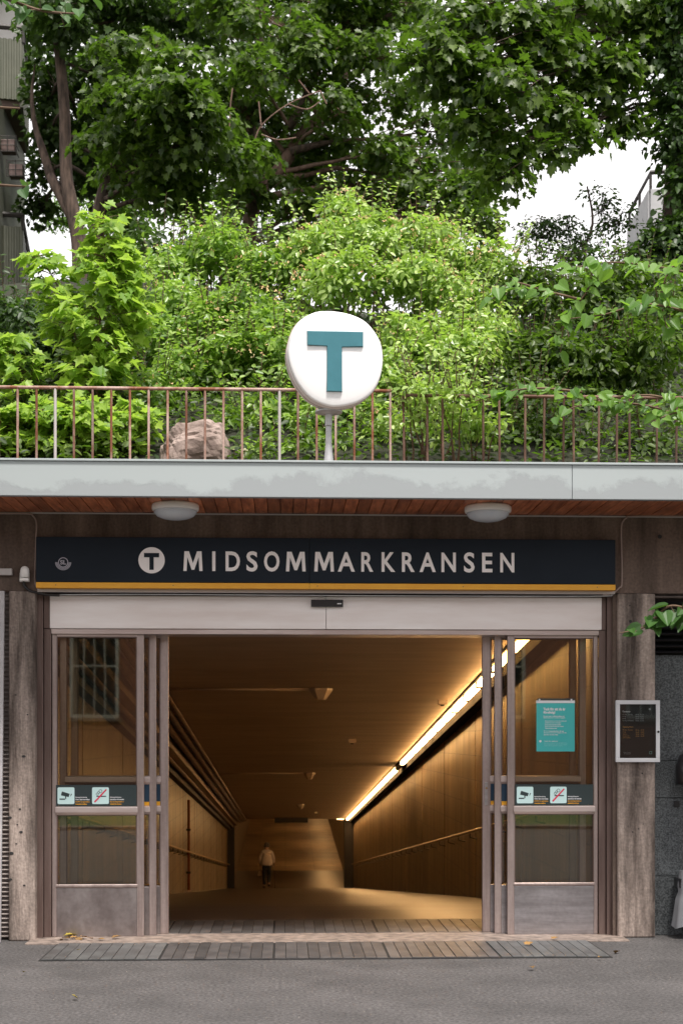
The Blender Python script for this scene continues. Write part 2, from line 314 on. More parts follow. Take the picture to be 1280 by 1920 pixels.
FONT = None
def text_mesh(txt, offset=0.0, spacing=1.0):
    cu = bpy.data.curves.new('t', 'FONT'); cu.body = txt; cu.size = 1; cu.offset = offset; cu.resolution_u = 4; cu.space_character = spacing
    o = bpy.data.objects.new('t', cu); col.objects.link(o)
    dg = bpy.context.evaluated_depsgraph_get(); dg.update()
    me = bpy.data.meshes.new_from_object(o.evaluated_get(dg)); bpy.data.objects.remove(o)
    return me
def text_fit(name, txt, x0, x1, z0, z1, Y, m, parent, offset=0.0, keep=False, thick=0.0):
    """lettering fitted to a measured rectangle on a plane of constant y"""
    me = text_mesh(txt, offset); vs = np.array([v.co[:] for v in me.vertices])
    lo, hi = vs.min(0), vs.max(0); sx = (x1 - x0) / (hi[0] - lo[0]); sz = (z1 - z0) / (hi[1] - lo[1])
    if keep: sx = min(sx, sz * 1.0)
    for v in me.vertices:
        x, y, z = v.co; v.co = (x0 + (x - lo[0]) * sx, Y, z0 + (y - lo[1]) * sz)
    me.name = name; me.materials.clear()
    o = link(name, me, m, parent)
    return o

# ------------------------------------------------------------------ ground and pavement
WALL_Y = -0.12
struct('pavement', MB().add([(-120, -12.6, 0), (120, -12.6, 0), (120, .14, 0), (-120, .14, 0)], [(0, 1, 2, 3)]), asphalt)
struct('kerb', MB().box(-120, 120, -12.8, -12.6, -0.1, 0.06), stone, 0.01)
struct('ground', MB().add([(-300, -300, -0.02), (300, -300, -0.02), (300, -12.8, -0.02), (-300, -12.8, -0.02)], [(0, 1, 2, 3)]), grass_m)

# hillside above the entrance
def hill_z(x, y):
    t = max(0.0, y - 0.15)
    z = 3.36 + 0.50 * min(t, 8) + 0.10 * max(0, min(t - 8, 14)) + 0.25 * math.sin(x * 0.7 + y * 0.4) * min(1, t / 3)
    if abs(x) > 12: z = z
    return z
hx = list(np.linspace(-9, 9, 37)); hx = [-300, -120, -50, -20] + hx + [20, 50, 120, 300]
hy = [0.12, 0.4, 0.8, 1.3, 1.9, 2.6, 3.4, 4.3, 5.3, 6.5, 8, 10, 13, 17, 22, 30, 50, 110, 300]
hv = [(x, y, hill_z(x, y)) for y in hy for x in hx]; nx = len(hx)
struct('hillside', MB().add(hv, [(j * nx + i, j * nx + i + 1, (j + 1) * nx + i + 1, (j + 1) * nx + i) for j in range(len(hy) - 1) for i in range(nx - 1)]), soil)

# ------------------------------------------------------------------ station entrance building
XL, XR = XX(67, WALL_Y), XX(1150, WALL_Y)        # portal opening between the piers
PL, PR = XX(17, WALL_Y), XX(1227, WALL_Y)
ZS = 3.18                                           # underside of canopy
ZB = ZZ(1115, WALL_Y)                               # underside of the beam
ent = thing('station_entrance', 'stained brown concrete station entrance with two piers and a beam under the canopy', 'building', (0, 0, 0))
MB().box(-6.5, 7.5, WALL_Y, 0.9, ZB + 0.02, ZS - 0.002).build('concrete_beam', concrete, ent)
MB().box(PL, XL, WALL_Y - 0.012, 0.55, 0, ZB + 0.018).build('pier', concrete_pale, ent, 0.012)
MB().box(XR + 0.03, PR, WALL_Y - 0.012, 0.55, 0, ZB + 0.018).build('pier', concrete_pale, ent, 0.012)
# vertical rounded return beside the piers
MB().box(XR, XR + 0.028, WALL_Y + 0.03, 0.5, 0, ZB + 0.015).build('pier_return', concrete, ent)
MB().box(-6.5, PL - 1.6, WALL_Y, 0.6, 0, ZB + 0.018).build('side_wall', concrete, ent)
MB().box(PL - 1.6, PL - 0.002, 0.42, 0.6, 0, ZB + 0.018).build('recess_back', concrete, ent)
MB().box(PR + 1.9, 7.5, WALL_Y, 0.6, 0, ZB + 0.018).build('side_wall', concrete, ent)
# formwork tie holes
for px, py, r in ((1236, 1006, .016), (1180, 1135, .006), (1203, 1450, .006), (1181, 1165, .012), (1196, 1554, .005), (1205, 1545, .004), (1185, 1560, .005)):
    p = W(px, py, WALL_Y - 0.0135)
    MB().lathe([(r, 0), (r * .8, .002)], 10).build('tie_hole', rubber, ent)
    h = bpy.context.scene.collection.objects[-1]; h.matrix_basis = Matrix.Translation(p) @ Matrix.Rotation(R(90), 4, 'X')
for px, py, r in ((40, 1560, .011), (22, 1600, .014), (33, 1546, .006), (20, 1649, .011), (46, 1660, .008), (19, 1533, .012), (45, 1418, .012), (38, 1517, .008), (52, 1340, .006), (31, 1582, .006), (30, 1303, .006)):
    p = W(px, py, WALL_Y - 0.0135)
    o = MB().lathe([(r * .8, 0), (r * .7, .002)], 9).build('tie_hole', rubber, ent); o.matrix_basis = Matrix.Translation(p) @ Matrix.Rotation(R(90), 4, 'X') @ Matrix.Scale(1.5, 4, (1, 0, 0))
# canopy
can = thing('canopy', 'projecting flat canopy with pale peeling fascia and reddish wooden soffit', 'canopy', (0, -0.9, ZS))
FY = -0.94
MB().box(-6.5, XX(1072, FY) - 0.0015, FY, FY + 0.05, 3.163, 3.402).build('fascia', fascia_m, can, 0.004)
MB().box(XX(1072, FY) + 0.0015, 7.5, FY, FY + 0.05, 3.163, 3.402).build('fascia', fascia_m, can, 0.004)
MB().box(-6.5, 7.5, FY - 0.012, FY + 0.07, 3.403, 3.418).build('roof_flashing', fascia_m, can, 0.002)
MB().box(-6.5, 7.5, FY + 0.052, 0.5, 3.24, 3.40).build('roof_slab', concrete, can)
pw = 0.0925; x = -6.4; plank = None; n = 0
vis0, vis1 = -2.9, 3.7
proto = None
k = int((vis1 - vis0) / pw)
for i in range(k):
    x = vis0 + i * pw
    if proto is None:
        proto = MB().box(0, pw - 0.006, FY + 0.053, WALL_Y - 0.002, 0, 0.02); me = bpy.data.meshes.new('soffit_plank'); me.from_pydata(proto.v, [], proto.f); me.materials.append(wood)
    o = link('soffit_plank', me, None, can); o.matrix_basis = Matrix.Translation((x, 0, ZS + random.uniform(-.001, .0025)))
MB().box(-6.5, vis0 - 0.003, FY + 0.053, WALL_Y - 0.002, ZS, ZS + .02).box(vis0 + k * pw, 7.5, FY + 0.053, WALL_Y - 0.002, ZS, ZS + .02).build('soffit_boarding', wood, can, kind='stuff')
MB().box(-6.5, 7.5, FY + 0.053, WALL_Y, ZS + 0.025, 3.238).build('soffit_backing', t_dark, can)
MB().box(-6.5, 7.5, WALL_Y - 0.014, WALL_Y - 0.001, ZS - 0.012, ZS - 0.003).build('shadow_trim', cable_white, can)

# canopy lamps
for px, lab in ((329, 'round opal lamp under the canopy above the round white roundel of the name sign'), (914, 'round opal lamp under the canopy above the last letters of the name sign')):
    c = W(px, 940, -0.53); rr = 44 * (10.2) / F
    l = thing('canopy_lamp', lab, 'lamp', (c.x, -0.53, ZS), 'round lamps under the canopy')
    MB().lathe([(rr * .96, -0.001), (rr, -0.012), (rr, -0.035), (rr * .985, -0.045), (rr * .9, -0.052), (rr * .9, -.03)], 40, (c.x, -0.53, ZS)).build('lamp_rim', white_plastic, l, smooth=True)
    MB().lathe([(rr * .93, -0.04), (rr * .9, -.066), (rr * .78, -0.088), (rr * .55, -0.104), (rr * .3, -0.112), (rr * .02, -0.115)], 40, (c.x, -0.53, ZS)).build('lamp_lens', lamp_glass, l, smooth=True)

# ------------------------------------------------------------------ the name sign
SY = WALL_Y - 0.10
def SP(px, py): p = W(px, py, SY); return p.x, p.z
sx0 = XX(68, SY); sx1 = XX(1153, SY); sz1 = ZZ(1006, SY, 68); sz0 = ZZ(1102, SY, 68)
sg = thing('name_sign', 'long navy station name sign with white lettering and yellow lower edge', 'sign', ((sx0 + sx1) / 2, SY, sz0))
xs = XX(580, SY)
for a, b in ((sx0, xs - .001), (xs + .001, sx1)):
    MB().box(a, b, SY, WALL_Y - 0.001, sz0 + .044, sz1).build('sign_panel', navy, sg, 0.003)
    MB().box(a, b, SY - .002, WALL_Y - 0.001, sz0, sz0 + .041).build('yellow_edge', yellow, sg, 0.002)
LET = [('M', 344, 380), ('I', 398, 404), ('D', 423, 450), ('S', 462, 483), ('O', 495, 524), ('M', 536, 573), ('M', 589, 626), ('A', 633, 665),
       ('R', 677, 699.5), ('K', 715, 740.5), ('R', 753, 777), ('A', 786, 816.5), ('N', 827, 854), ('S', 869, 889), ('E', 903, 922.5), ('N', 937, 963.5)]
zt = ZZ(1033.5, SY, 344); zb = ZZ(1070.5, SY, 344)
for ch, a, b in LET:
    e = 0.005 if ch in 'SO' else 0
    if ch == 'I':
        MB().box(XX(a, SY), XX(b, SY), SY - .003, SY - .0005, zb, zt).build('letter', letter, sg)
    elif ch == 'M':
        xa_, xb_ = XX(a, SY), XX(b, SY)
        MP = [(0, 0), (.055, 1), (.29, 1), (.5, .40), (.71, 1), (.945, 1), (1, 0), (.83, 0), (.795, .70), (.57, .06), (.43, .06), (.205, .70), (.17, 0)]
        MB().add([(xa_ + (xb_ - xa_) * u_, SY - .0025, zb + (zt - zb) * w_) for u_, w_ in MP], [tuple(range(13))]).build('letter', letter, sg)
    else:
        text_fit('letter', ch, XX(a, SY), XX(b, SY), zb - e * .5, zt + e * .5, SY - .0025, letter, sg, 0.022)
def disc(cx, cz, r, Y, n=40, r2=None, a0=0, a1=360):
    vs = []; fs = []
    if r2 is None:
        vs = [(cx + r * math.cos(R(360 * k / n)), Y, cz + r * math.sin(R(360 * k / n))) for k in range(n)]; fs = [tuple(range(n))]
    else:
        for k in range(n + 1):
            t = R(a0 + (a1 - a0) * k / n); vs += [(cx + r * math.cos(t), Y, cz + r * math.sin(t)), (cx + r2 * math.cos(t), Y, cz + r2 * math.sin(t))]
        fs = [(2 * k, 2 * k + 2, 2 * k + 3, 2 * k + 1) for k in range(n)]
    return MB().add(vs, fs)
cx, cz = SP(284.5, 1050.5)
u = 1 / 250.9 * 0.99
disc(cx, cz, 24.5 * u, SY - .002).build('roundel', letter, sg)
def tpoly(cx, ztop, w, bar, stem, h): return [(cx - w / 2, ztop), (cx - w / 2, ztop - bar), (cx - stem / 2, ztop - bar), (cx - stem / 2, ztop - h), (cx + stem / 2, ztop - h), (cx + stem / 2, ztop - bar), (cx + w / 2, ztop - bar), (cx + w / 2, ztop)]
tp = tpoly(cx, cz + 13.5 * u, 28 * u, 8 * u, 8 * u, 31.5 * u)
MB().add([(x, SY - .004, z) for x, z in tp], [tuple(range(8))]).build('roundel_letter', navy, sg)
cx, cz = SP(119, 1054.5)
lg = disc(cx, cz, 9.4 * u, SY - .002, 32, 7.9 * u)
for r2, r1 in ((10.4, 11.6), (12.2, 13.2), (13.8, 14.8)):
    q = disc(cx, cz + 0.3 * u, r1 * u, SY - .002, 24, r2 * u, 180, 360); lg.add(q.v, q.f)
lg.build('operator_logo', logo_m, sg)
text_fit('operator_logo_letters', 'SL', cx - 5.6 * u, cx + 5.6 * u, cz - 4 * u, cz + 4.2 * u, SY - .0025, logo_m, sg, 0.03)
for px in (105, 325, 580 + 15, 868, 1119):
    p = W(px, 1098, SY - .003); disc(p.x, sz0 + .021, .004, SY - .0035, 10).build('screw', t_duct, sg)

# steel drip strip and cables under the sign
ds = thing('drip_strip', 'thin pale metal strip running under the name sign', 'metal strip', (0, WALL_Y, ZZ(1110, WALL_Y)))
MB().box(XX(72, WALL_Y), XX(1150, WALL_Y), WALL_Y - .035, WALL_Y - .001, ZZ(1110.5, WALL_Y, 72), ZZ(1105, WALL_Y, 72)).build('strip', cable_white, ds, .002)
def smooth_path(pts, n=6):
    P = [Vector(p) for p in pts]; out = []
    for i in range(len(P) - 1):
        p0, p1, p2, p3 = P[max(i - 1, 0)], P[i], P[i + 1], P[min(i + 2, len(P) - 1)]
        for k in range(n):
            t = k / n; out.append(0.5 * ((2 * p1) + (p2 - p0) * t + (2 * p0 - 5 * p1 + 4 * p2 - p3) * t * t + (3 * p1 - p0 - 3 * p2 + p3) * t ** 3))
    out.append(P[-1]); return out
def wall_cable(name, lab, pix, r, m, Y=WALL_Y - .022, cat='cable', dy=None):
    pts = [W(px, py, Y if dy is None else Y + dy[i]) for i, (px, py) in enumerate(pix)]
    return tag(MB().tube(smooth_path(pts, 5), r, 7).build(name, m, smooth=True), lab, cat)
wall_cable('conduit', 'pale conduit curving over the right pier from the canopy to under the sign', [(1300, 968), (1185, 968), (1174, 971), (1166, 980), (1164, 1000), (1165, 1090), (1160, 1102), (1148, 1112), (1130, 1116)], .006, cable)
wall_cable('conduit', 'pale conduit bending down on the left pier beside the sign', [(-30, 963), (50, 963), (62, 967), (68.5, 980), (68, 1010), (66.5, 1060), (66, 1090), (72, 1104), (84, 1110)], .006, cable)
wall_cable('cable', 'thin steel cable running along under the drip strip', [(110, 1115), (300, 1114.5), (700, 1117), (1100, 1118), (1146, 1115)], .004, galv, Y=WALL_Y - .02)
wall_cable('cable', 'thick black cable looping from the white wall lamp to the sign', [(45, 1090), (47, 1099), (56, 1107), (70, 1111), (90, 1115), (112, 1116)], .010, cable_black)
wl = W(47, 1076, WALL_Y - .03)
dv = thing('wall_lamp', 'small white domed lamp on the left pier beside the sign', 'lamp', (wl.x, WALL_Y, wl.z))
MB().box(wl.x - .038, wl.x + .034, WALL_Y - .03, WALL_Y - .013, wl.z - .058, wl.z + .01).build('back_plate', white_plastic, dv, .003)
MB().tube([(wl.x + .004, WALL_Y - .055, wl.z - .03), (wl.x + .004, WALL_Y - .055, wl.z + .02), (wl.x + .004, WALL_Y - .054, wl.z + .038), (wl.x + .004, WALL_Y - .053, wl.z + .05), (wl.x + .004, WALL_Y - .052, wl.z + .055)], [.034, .034, .029, .018, .004], 16).build('dome', white_plastic, dv, smooth=True)
MB().box(wl.x - .03, wl.x + .036, WALL_Y - .078, WALL_Y - .03, wl.z - .056, wl.z - .036).build('base', white_plastic, dv, .004)

# ------------------------------------------------------------------ portal frame, header, doors
zH0, zH1 = ZZ(1180, -.03), ZZ(1119, -.03)
pf = thing('door_frame', 'dark bronze door frame with pale metal header above the sliding doors', 'door frame', (0, 0, 0))
JL0, JL1, JR0, JR1 = XX(69, 0), XX(97, 0), XX(1121, 0), XX(1147, 0)
MB().box(JL0, JL1 - .055, -.05, .32, 0, ZB).box(JL1 - .053, JL1, -.02, .30, 0, zH0).box(JL1 - .053, XX(94, -.04) - .001, -.03, .30, zH0 + .0005, ZB).build('jamb', bronze_dark, pf, .004)
MB().box(JR0 + .055, JR1, -.05, .32, 0, ZB).box(JR0, JR0 + .053, -.02, .30, 0, zH0).box(XX(1127, -.04) + .001, JR0 + .053, -.03, .30, zH0 + .0005, ZB).build('jamb', bronze_dark, pf, .004)
MB().box(XX(1146.5, 0), XX(1149, 0), -.065, -.02, 0, ZB).build('sealant_strip', cable_white, pf)
MB().box(XX(65.5, 0), XX(67.5, 0), -.1, -.06, 0, ZB - .05).build('sealant_strip', cable_white, pf)
MB().box(XX(94, 0), XX(1127, 0), -.02, .3, zH1 + .002, ZB).build('top_frame', bronze, pf, .002)
MB().box(XX(94, -.04), XX(611, -.04) - .0015, -.045, .28, zH0, zH1).build('header_cover', header_m, pf, .004)
MB().box(XX(611, -.04) + .0015, XX(1127, -.04), -.047, .28, zH0, zH1).build('header_cover', header_m, pf, .004)
MB().box(JL1 + .002, JR0 - .002, -.028, .26, zH0 - .04, zH0 - .002).build('door_track', bronze_pale, pf, .003)
sp = W(613, 1132, -.06)
sn = thing('door_sensor', 'flat black motion sensor at the middle of the pale door header', 'sensor', tuple(sp))
MB().box(XX(583, -.06), XX(643, -.06), -.085, -.048, ZZ(1138, -.06), ZZ(1125, -.06)).build('housing', black_plastic, sn, .004)
MB().box(XX(632, -.08), XX(640, -.08), -.0865, -.0845, ZZ(1133, -.08), ZZ(1131, -.08)).build('indicator', white_print, sn)

zD = 2.292
def door_panel(name, lab, x0, x1, Y, moving, sw0, sw1, fm=bronze, group='glazed door panels'):
    t = .045; d = thing(name, lab, 'door', ((x0 + x1) / 2, Y, 0.012), group)
    b = 0.012
    MB().box(x0, x0 + sw0, Y, Y + t, b, zD).build('stile', fm, d, .004)
    MB().box(x1 - sw1, x1, Y, Y + t, b, zD).build('stile', fm, d, .004)
    a, c = x0 + sw0 + .0005, x1 - sw1 - .0005
    MB().box(a, c, Y + .002, Y + t - .002, zD - .025, zD).build('top_rail', bronze_pale if not moving else fm, d, .003)
    def rail(z0, z1, name='mid_rail', out=.018, m=bronze_pale):
        h = z1 - z0; e = .008
        MB().add([(a - e, Y - out, z0 + h * .3), (a - e, Y - out, z1 - h * .12), (c + e, Y - out, z1 - h * .12), (c + e, Y - out, z0 + h * .3), (a, Y, z0), (a, Y, z1), (c, Y, z1), (c, Y, z0), (a, Y + t, z0), (a, Y + t, z1), (c, Y + t, z1), (c, Y + t, z0)],
                 [(0, 3, 2, 1), (4, 0, 1, 5), (3, 7, 6, 2), (1, 2, 6, 5), (0, 4, 7, 3), (5, 6, 10, 9), (8, 9, 10, 11), (4, 8, 11, 7), (4, 5, 9, 8), (7, 11, 10, 6)]).build(name, m, d, .002)
    rail(.927, .992)
    if moving:
        rail(1.153, 1.218)
        MB().box(a, c, Y + .004, Y + .016, 1.022, 1.152).build('navy_band', navy_band, d)
        MB().box(a, c, Y + .003, Y + .017, .993, 1.021).build('yellow_band', yellow, d)
    else:
        rail(.4 - .02, .405, 'low_rail', .004, fm)
    MB().box(a, c, Y + .02, Y + .026, (1.218 if moving else .992), zD - .025).build('glass', glass, d)
    MB().box(a, c, Y + .02, Y + .026, .4, .927).build('glass', glass, d)
    MB().box(a, c, Y + .004, Y + t - .004, b, .378).build('kick_panel', steel if x0 > 0 else steel_brown, d, .003)
    # glazing beads
    g = MB()
    for z0, z1 in (((1.218 if moving else .992), zD - .025), (.4, .927)):
        g.box(a, a + .007, Y + .006, Y + .019, z0, z1).box(c - .007, c, Y + .006, Y + .019, z0, z1).box(a + .007, c - .007, Y + .006, Y + .019, z1 - .006, z1)
    g.build('glazing_bead', bronze_dark, d)
    return d
g1 = 'glazed door panels'
X = lambda px: XX(px, 0)
door_panel('fixed_door_panel', 'fixed glazed side panel at the left of the opening with scuffed kick plate', X(98), X(270), 0.0, False, .034, .052)
door_panel('sliding_door', 'left sliding door leaf, middle one, just behind the fixed left panel', XX(112, .07), XX(293, .07), 0.07, True, .05, .052)
door_panel('sliding_door', 'left sliding door leaf, rearmost, nearest the left side of the open passage', XX(133, .14), XX(316, .14), 0.14, True, .05, .063)
door_panel('fixed_door_panel', 'fixed glazed side panel at the right of the opening carrying the turquoise poster', X(951), X(1120), 0.0, False, .052, .03)
door_panel('sliding_door', 'right sliding door leaf, middle one, just behind the fixed right panel', XX(927, .07), XX(1098, .07), 0.07, True, .052, .05)
dr = door_panel('sliding_door', 'right sliding door leaf, rearmost, with lock plate at the edge of the passage', XX(904, .14), XX(1080, .14), 0.14, True, .063, .05)
p0 = W(911, 1488, .14)
MB().box(p0.x - .012, p0.x + .012, .134, .1395, ZZ(1510, .14), ZZ(1467, .14)).build('lock_plate', steel, dr, .002)
MB().tube([(p0.x, .125, ZZ(1478, .14)), (p0.x, .1335, ZZ(1478, .14))], .008, 12).build('lock_cylinder', brass, dr)
for pxl, pxr in ((130, 262), (964, 1100)):
    pass
# floor guide rail
tag(MB().box(XX(98, 0), XX(315, 0), .05, .062, .0, .014).box(XX(904, 0), XX(1120, 0), .05, .062, .0, .014).build('floor_guide', steel_brown), 'low metal floor guide under the sliding doors', 'door guide')

# stickers on the fixed panels
def pictogram_strip(x0, x1, lab):
    Y = -.004; z0, z1 = .996, 1.152
    s = thing('sticker_strip', lab, 'sticker', ((x0 + x1) / 2, Y, z0), 'grey pictogram strips on the side panels')
    MB().box(x0, x1, Y, Y + .003, z0, z1).build('strip', sticker, s)
    k = (z1 - z0)
    def rr(cx, cz, h):
        pts = []
        for sx_, sz_, a0 in ((1, 1, 0), (-1, 1, 90), (-1, -1, 180), (1, -1, 270)):
            for j in range(4):
                t = R(a0 + 30 * j); pts.append((cx + sx_ * (h - .01) + .01 * math.cos(t), Y - .001, cz + sz_ * (h - .01) + .01 * math.sin(t)))
        return MB().add(pts, [tuple(range(len(pts)))])
    zc = (z0 + z1) / 2 - .002; h = .063
    c1 = x0 + .012 + h; c2 = c1 + .265 * (x1 - x0) / .62
    rr(c1, zc, h).build('pictogram', picto, s); rr(c2, zc, h).build('pictogram', picto, s)
    Yp = Y - .002
    def quad(mb, pts): mb.add([(x, Yp, z) for x, z in pts], [tuple(range(len(pts)))])
    m = MB(); U = h / 63.0
    quad(m, [(c1 - 38 * U, zc + 3 * U), (c1 + 20 * U, zc - 10 * U), (c1 + 28 * U, zc + 14 * U), (c1 - 30 * U, zc + 32 * U)])
    quad(m, [(c1 - 6 * U, zc - 3 * U), (c1 + 2 * U, zc - 4 * U), (c1 + 2 * U, zc - 26 * U), (c1 - 6 * U, zc - 20 * U)])
    quad(m, [(c1 - 48 * U, zc - 30 * U), (c1 - 6 * U, zc - 30 * U), (c1 - 6 * U, zc - 21 * U), (c1 - 48 * U, zc - 21 * U)])
    quad(m, [(c1 + 32 * U, zc - 6 * U), (c1 + 37 * U, zc - 2 * U), (c1 + 45 * U, zc + 12 * U), (c1 + 38 * U, zc + 16 * U)])
    m.build('camera_symbol', sticker, s)
    m = MB(); quad(m, [(c2 - 30 * U, zc - 9 * U), (c2 + 42 * U, zc - 9 * U), (c2 + 42 * U, zc - 1 * U), (c2 - 30 * U, zc - 1 * U)])
    for ax, az, rr_ in ((-24, 12, 10), (-14, 24, 10), (0, 34, 13)):
        q = disc(c2 + ax * U, zc + az * U, rr_ * U, Yp, 14, (rr_ - 3) * U); m.add(q.v, q.f)
    m.build('cigarette_symbol', sticker, s)
    Yp = Y - .003; m = MB(); quad(m, [(c2 - 48 * U, zc - 44 * U), (c2 - 40 * U, zc - 52 * U), (c2 + 48 * U, zc + 44 * U), (c2 + 40 * U, zc + 50 * U)]); m.build('red_bar', red, s)
    return s, c1 + h, c2 + h, z0, Y
for xa, xb, lab in ((XX(105.5, 0), XX(256.5, 0), 'grey sticker strip with camera and no smoking pictograms on left glass panel'),
                    (XX(965, 0), XX(1111, 0), 'grey sticker strip with camera and no smoking pictograms on right glass panel')):
    s, e1, e2, z0, Y = pictogram_strip(xa, xb, lab)
    for e, rows in ((e1, ('Kameraövervakning', 'Området övervakas', 'CCTV in operation', 'Area under surveillance')), (e2, ('Rökning förbjuden', 'utomhus vid entrén', 'No smoking inside or', 'outside the entrance'))):
        for j, tx in enumerate(rows):
            zz = z0 + .062 - j * .0155 - (.003 if j > 1 else 0)
            text_fit('text_line', tx, e + .008, e + .008 + (.105 if j in (1, 2) else .085), zz - .0045, zz + .0065, Y - .0015, white_print if j < 2 else yellow, s, 0.03)

# poster hung inside the right panel
PY = -.008
pa, pb = W(1005, 1409, PY), W(1076.5, 1313, PY)
po = thing('poster', 'turquoise notice with white text behind the right glass panel', 'poster', (pa.x, PY, pa.z))
MB().box(pa.x, pb.x, PY, PY + .002, pa.z, pb.z - .02).build('sheet', poster_m, po)
MB().box(pa.x - .003, pb.x + .002, PY - .004, PY + .004, pb.z - .022, pb.z - .002).build('hanging_bar', white_print, po, .001)
MB().box(pa.x + .008, pb.x - .002, PY - .001, PY + .006, pb.z + .0, pb.z + .014).build('top_strip', sticker, po)
for dx in (.022, (pb.x - pa.x) - .026):
    MB().tube([(pa.x + dx, PY - .008, pb.z + .004), (pa.x + dx, PY - .002, pb.z + .004)], .0065, 12).build('suction_hook', white_print, po)
pw_, ph_ = pb.x - pa.x, pb.z - pa.z
def pline(t, u0, u1, v, hgt, m=white_print, off=.02): text_fit('text_line', t, pa.x + u0 * pw_, pa.x + u1 * pw_, pb.z - (v + hgt) * ph_, pb.z - v * ph_, PY - .0015, m, po, off)
pline('Tack för att du är', .18, .76, .145, .055, off=.045); pline('försiktig!', .18, .49, .212, .062, off=.045)
PT = [(.18, .73, .300, 'Du som reser i kollektivtrafiken och'), (.18, .75, .333, 'tillsammans kan vi minska trängseln'), (.22, .79, .395, 'Stanna hemma om du är det minsta sjuk'), (.22, .64, .430, 'Undvik att resa i rusningen'), (.22, .64, .465, 'Håll avstånd till andra'),
      (.22, .71, .500, 'Sprid ut dig på hela perrongen'), (.22, .53, .535, 'Tvätta händerna ofta'), (.19, .71, .590, 'På vår hemsida kan du se'), (.19, .79, .625, 'när det är som mest trängsel och läsa'), (.19, .56, .66, 'om hur du kan resa')]
for a, b, v, t in PT: pline(t, a, b, v, .024, off=.03)
pline('Tack för hjälpen!', .2, .56, .79, .022, off=.03)
for a, b, v, t in ((.2, .78, .825, 'Tänk på att visa hänsyn till dina medresenärer och'), (.2, .81, .845, 'håll ut, det gör skillnad för dem som måste resa med'), (.2, .80, .865, 'oss varje dag. Mer information finns på vår hemsida'), (.2, .68, .885, 'och hos våra medarbetare i spärren')): pline(t, a, b, v, .014, poster_soft, .02)
disc(pa.x + .1 * pw_, pb.z - .80 * ph_, .009, PY - .0015, 16).build('round_mark', white_print, po)

# timetable case on the right pier
TY = WALL_Y - .012
ta, tb = W(1154, 1429, TY - .05), W(1236.5, 1313, TY - .05)
tt = thing('timetable_case', 'silver framed glazed case with dark opening hours notice on the right pier', 'notice case', (ta.x, TY, ta.z))
MB().box(ta.x + .004, tb.x - .004, TY - .03, TY - .001, ta.z + .004, tb.z - .004).build('case_back', alu_frame, tt, .002)
fw = .030
for a, b, c, d in ((ta.x, tb.x, tb.z - fw, tb.z), (ta.x, tb.x, ta.z, ta.z + fw), (ta.x, ta.x + fw, ta.z + fw + .0005, tb.z - fw - .0005), (tb.x - fw, tb.x, ta.z + fw + .0005, tb.z - fw - .0005)):
    MB().box(a, b, TY - .05, TY - .031, c, d).build('frame_bar', alu_frame, tt, .002)
MB().box(ta.x + .01, tb.x - .01, TY - .034, TY - .032, ta.z + .01, tb.z - .01).build('notice', board_dark, tt)
MB().box(ta.x + fw, tb.x - fw, TY - .044, TY - .041, ta.z + fw, tb.z - fw).build('case_glass', glass_clear, tt)
MB().tube([(tb.x - fw * .45, TY - .055, ta.z + .49 * (tb.z - ta.z)), (tb.x - fw * .45, TY - .0505, ta.z + .49 * (tb.z - ta.z))], .009, 12).build('lock', rubber, tt)
ca, cb = ta.x + fw, tb.x - fw; va, vb = tb.z - fw, ta.z + fw
def tl(t, u0, u1, v, h, m, off=.01): text_fit('text_line', t, ca + u0 * (cb - ca), ca + u1 * (cb - ca), va + (v + h) * (vb - va), va + v * (vb - va), TY - .0355, m, tt, off)
tl('Öppettider', .08, .30, .115, .04, white_print, .03)
for t, u1, v, hh in (('Måndag – Torsdag', .36, .18, '04.45 – 01.00'), ('Fredag', .18, .218, '04.45 – 03.00'), ('Lördag', .18, .256, '04.45 – 03.00'), ('Söndag och helgdag', .39, .293, '04.45 – 01.00')):
    tl(t, .08, u1, v, .024, grey_print); tl(hh, .44, .67, v, .024, grey_print)
tl('Opening hours', .09, .38, .405, .036, amber_print, .03)
for t, u1, v, hh in (('Monday – Thursday', .36, .468, '04.45 – 01.00'), ('Friday', .18, .506, '04.45 – 03.00'), ('Saturday', .21, .544, '04.45 – 03.00'), ('Sunday and', .27, .580, '04.45 – 01.00'), ('public holidays', .30, .612, None)):
    tl(t, .09, u1, v, .022, amber_print)
    if hh: tl(hh, .45, .68, v, .022, amber_print)
tl('Välkommen', .1, .31, .885, .018, grey_print); tl('till stationen', .12, .31, .91, .018, grey_print)
qx, qz = ca + .86 * (cb - ca), va + .90 * (vb - va); q = MB()
for a, b, c, d in ((-.01, .01, .007, .01), (-.01, .01, -.01, -.007), (-.01, -.007, -.007, .007), (.007, .01, -.007, .007)): q.box(qx + a, qx + b, TY - .0362, TY - .0355, qz + c, qz + d)
q.build('corner_logo', mint_print, tt)
disc(ca + .84 * (cb - ca), va + .09 * (vb - va), .009, TY - .0355, 16).build('round_logo', grey_print, tt)

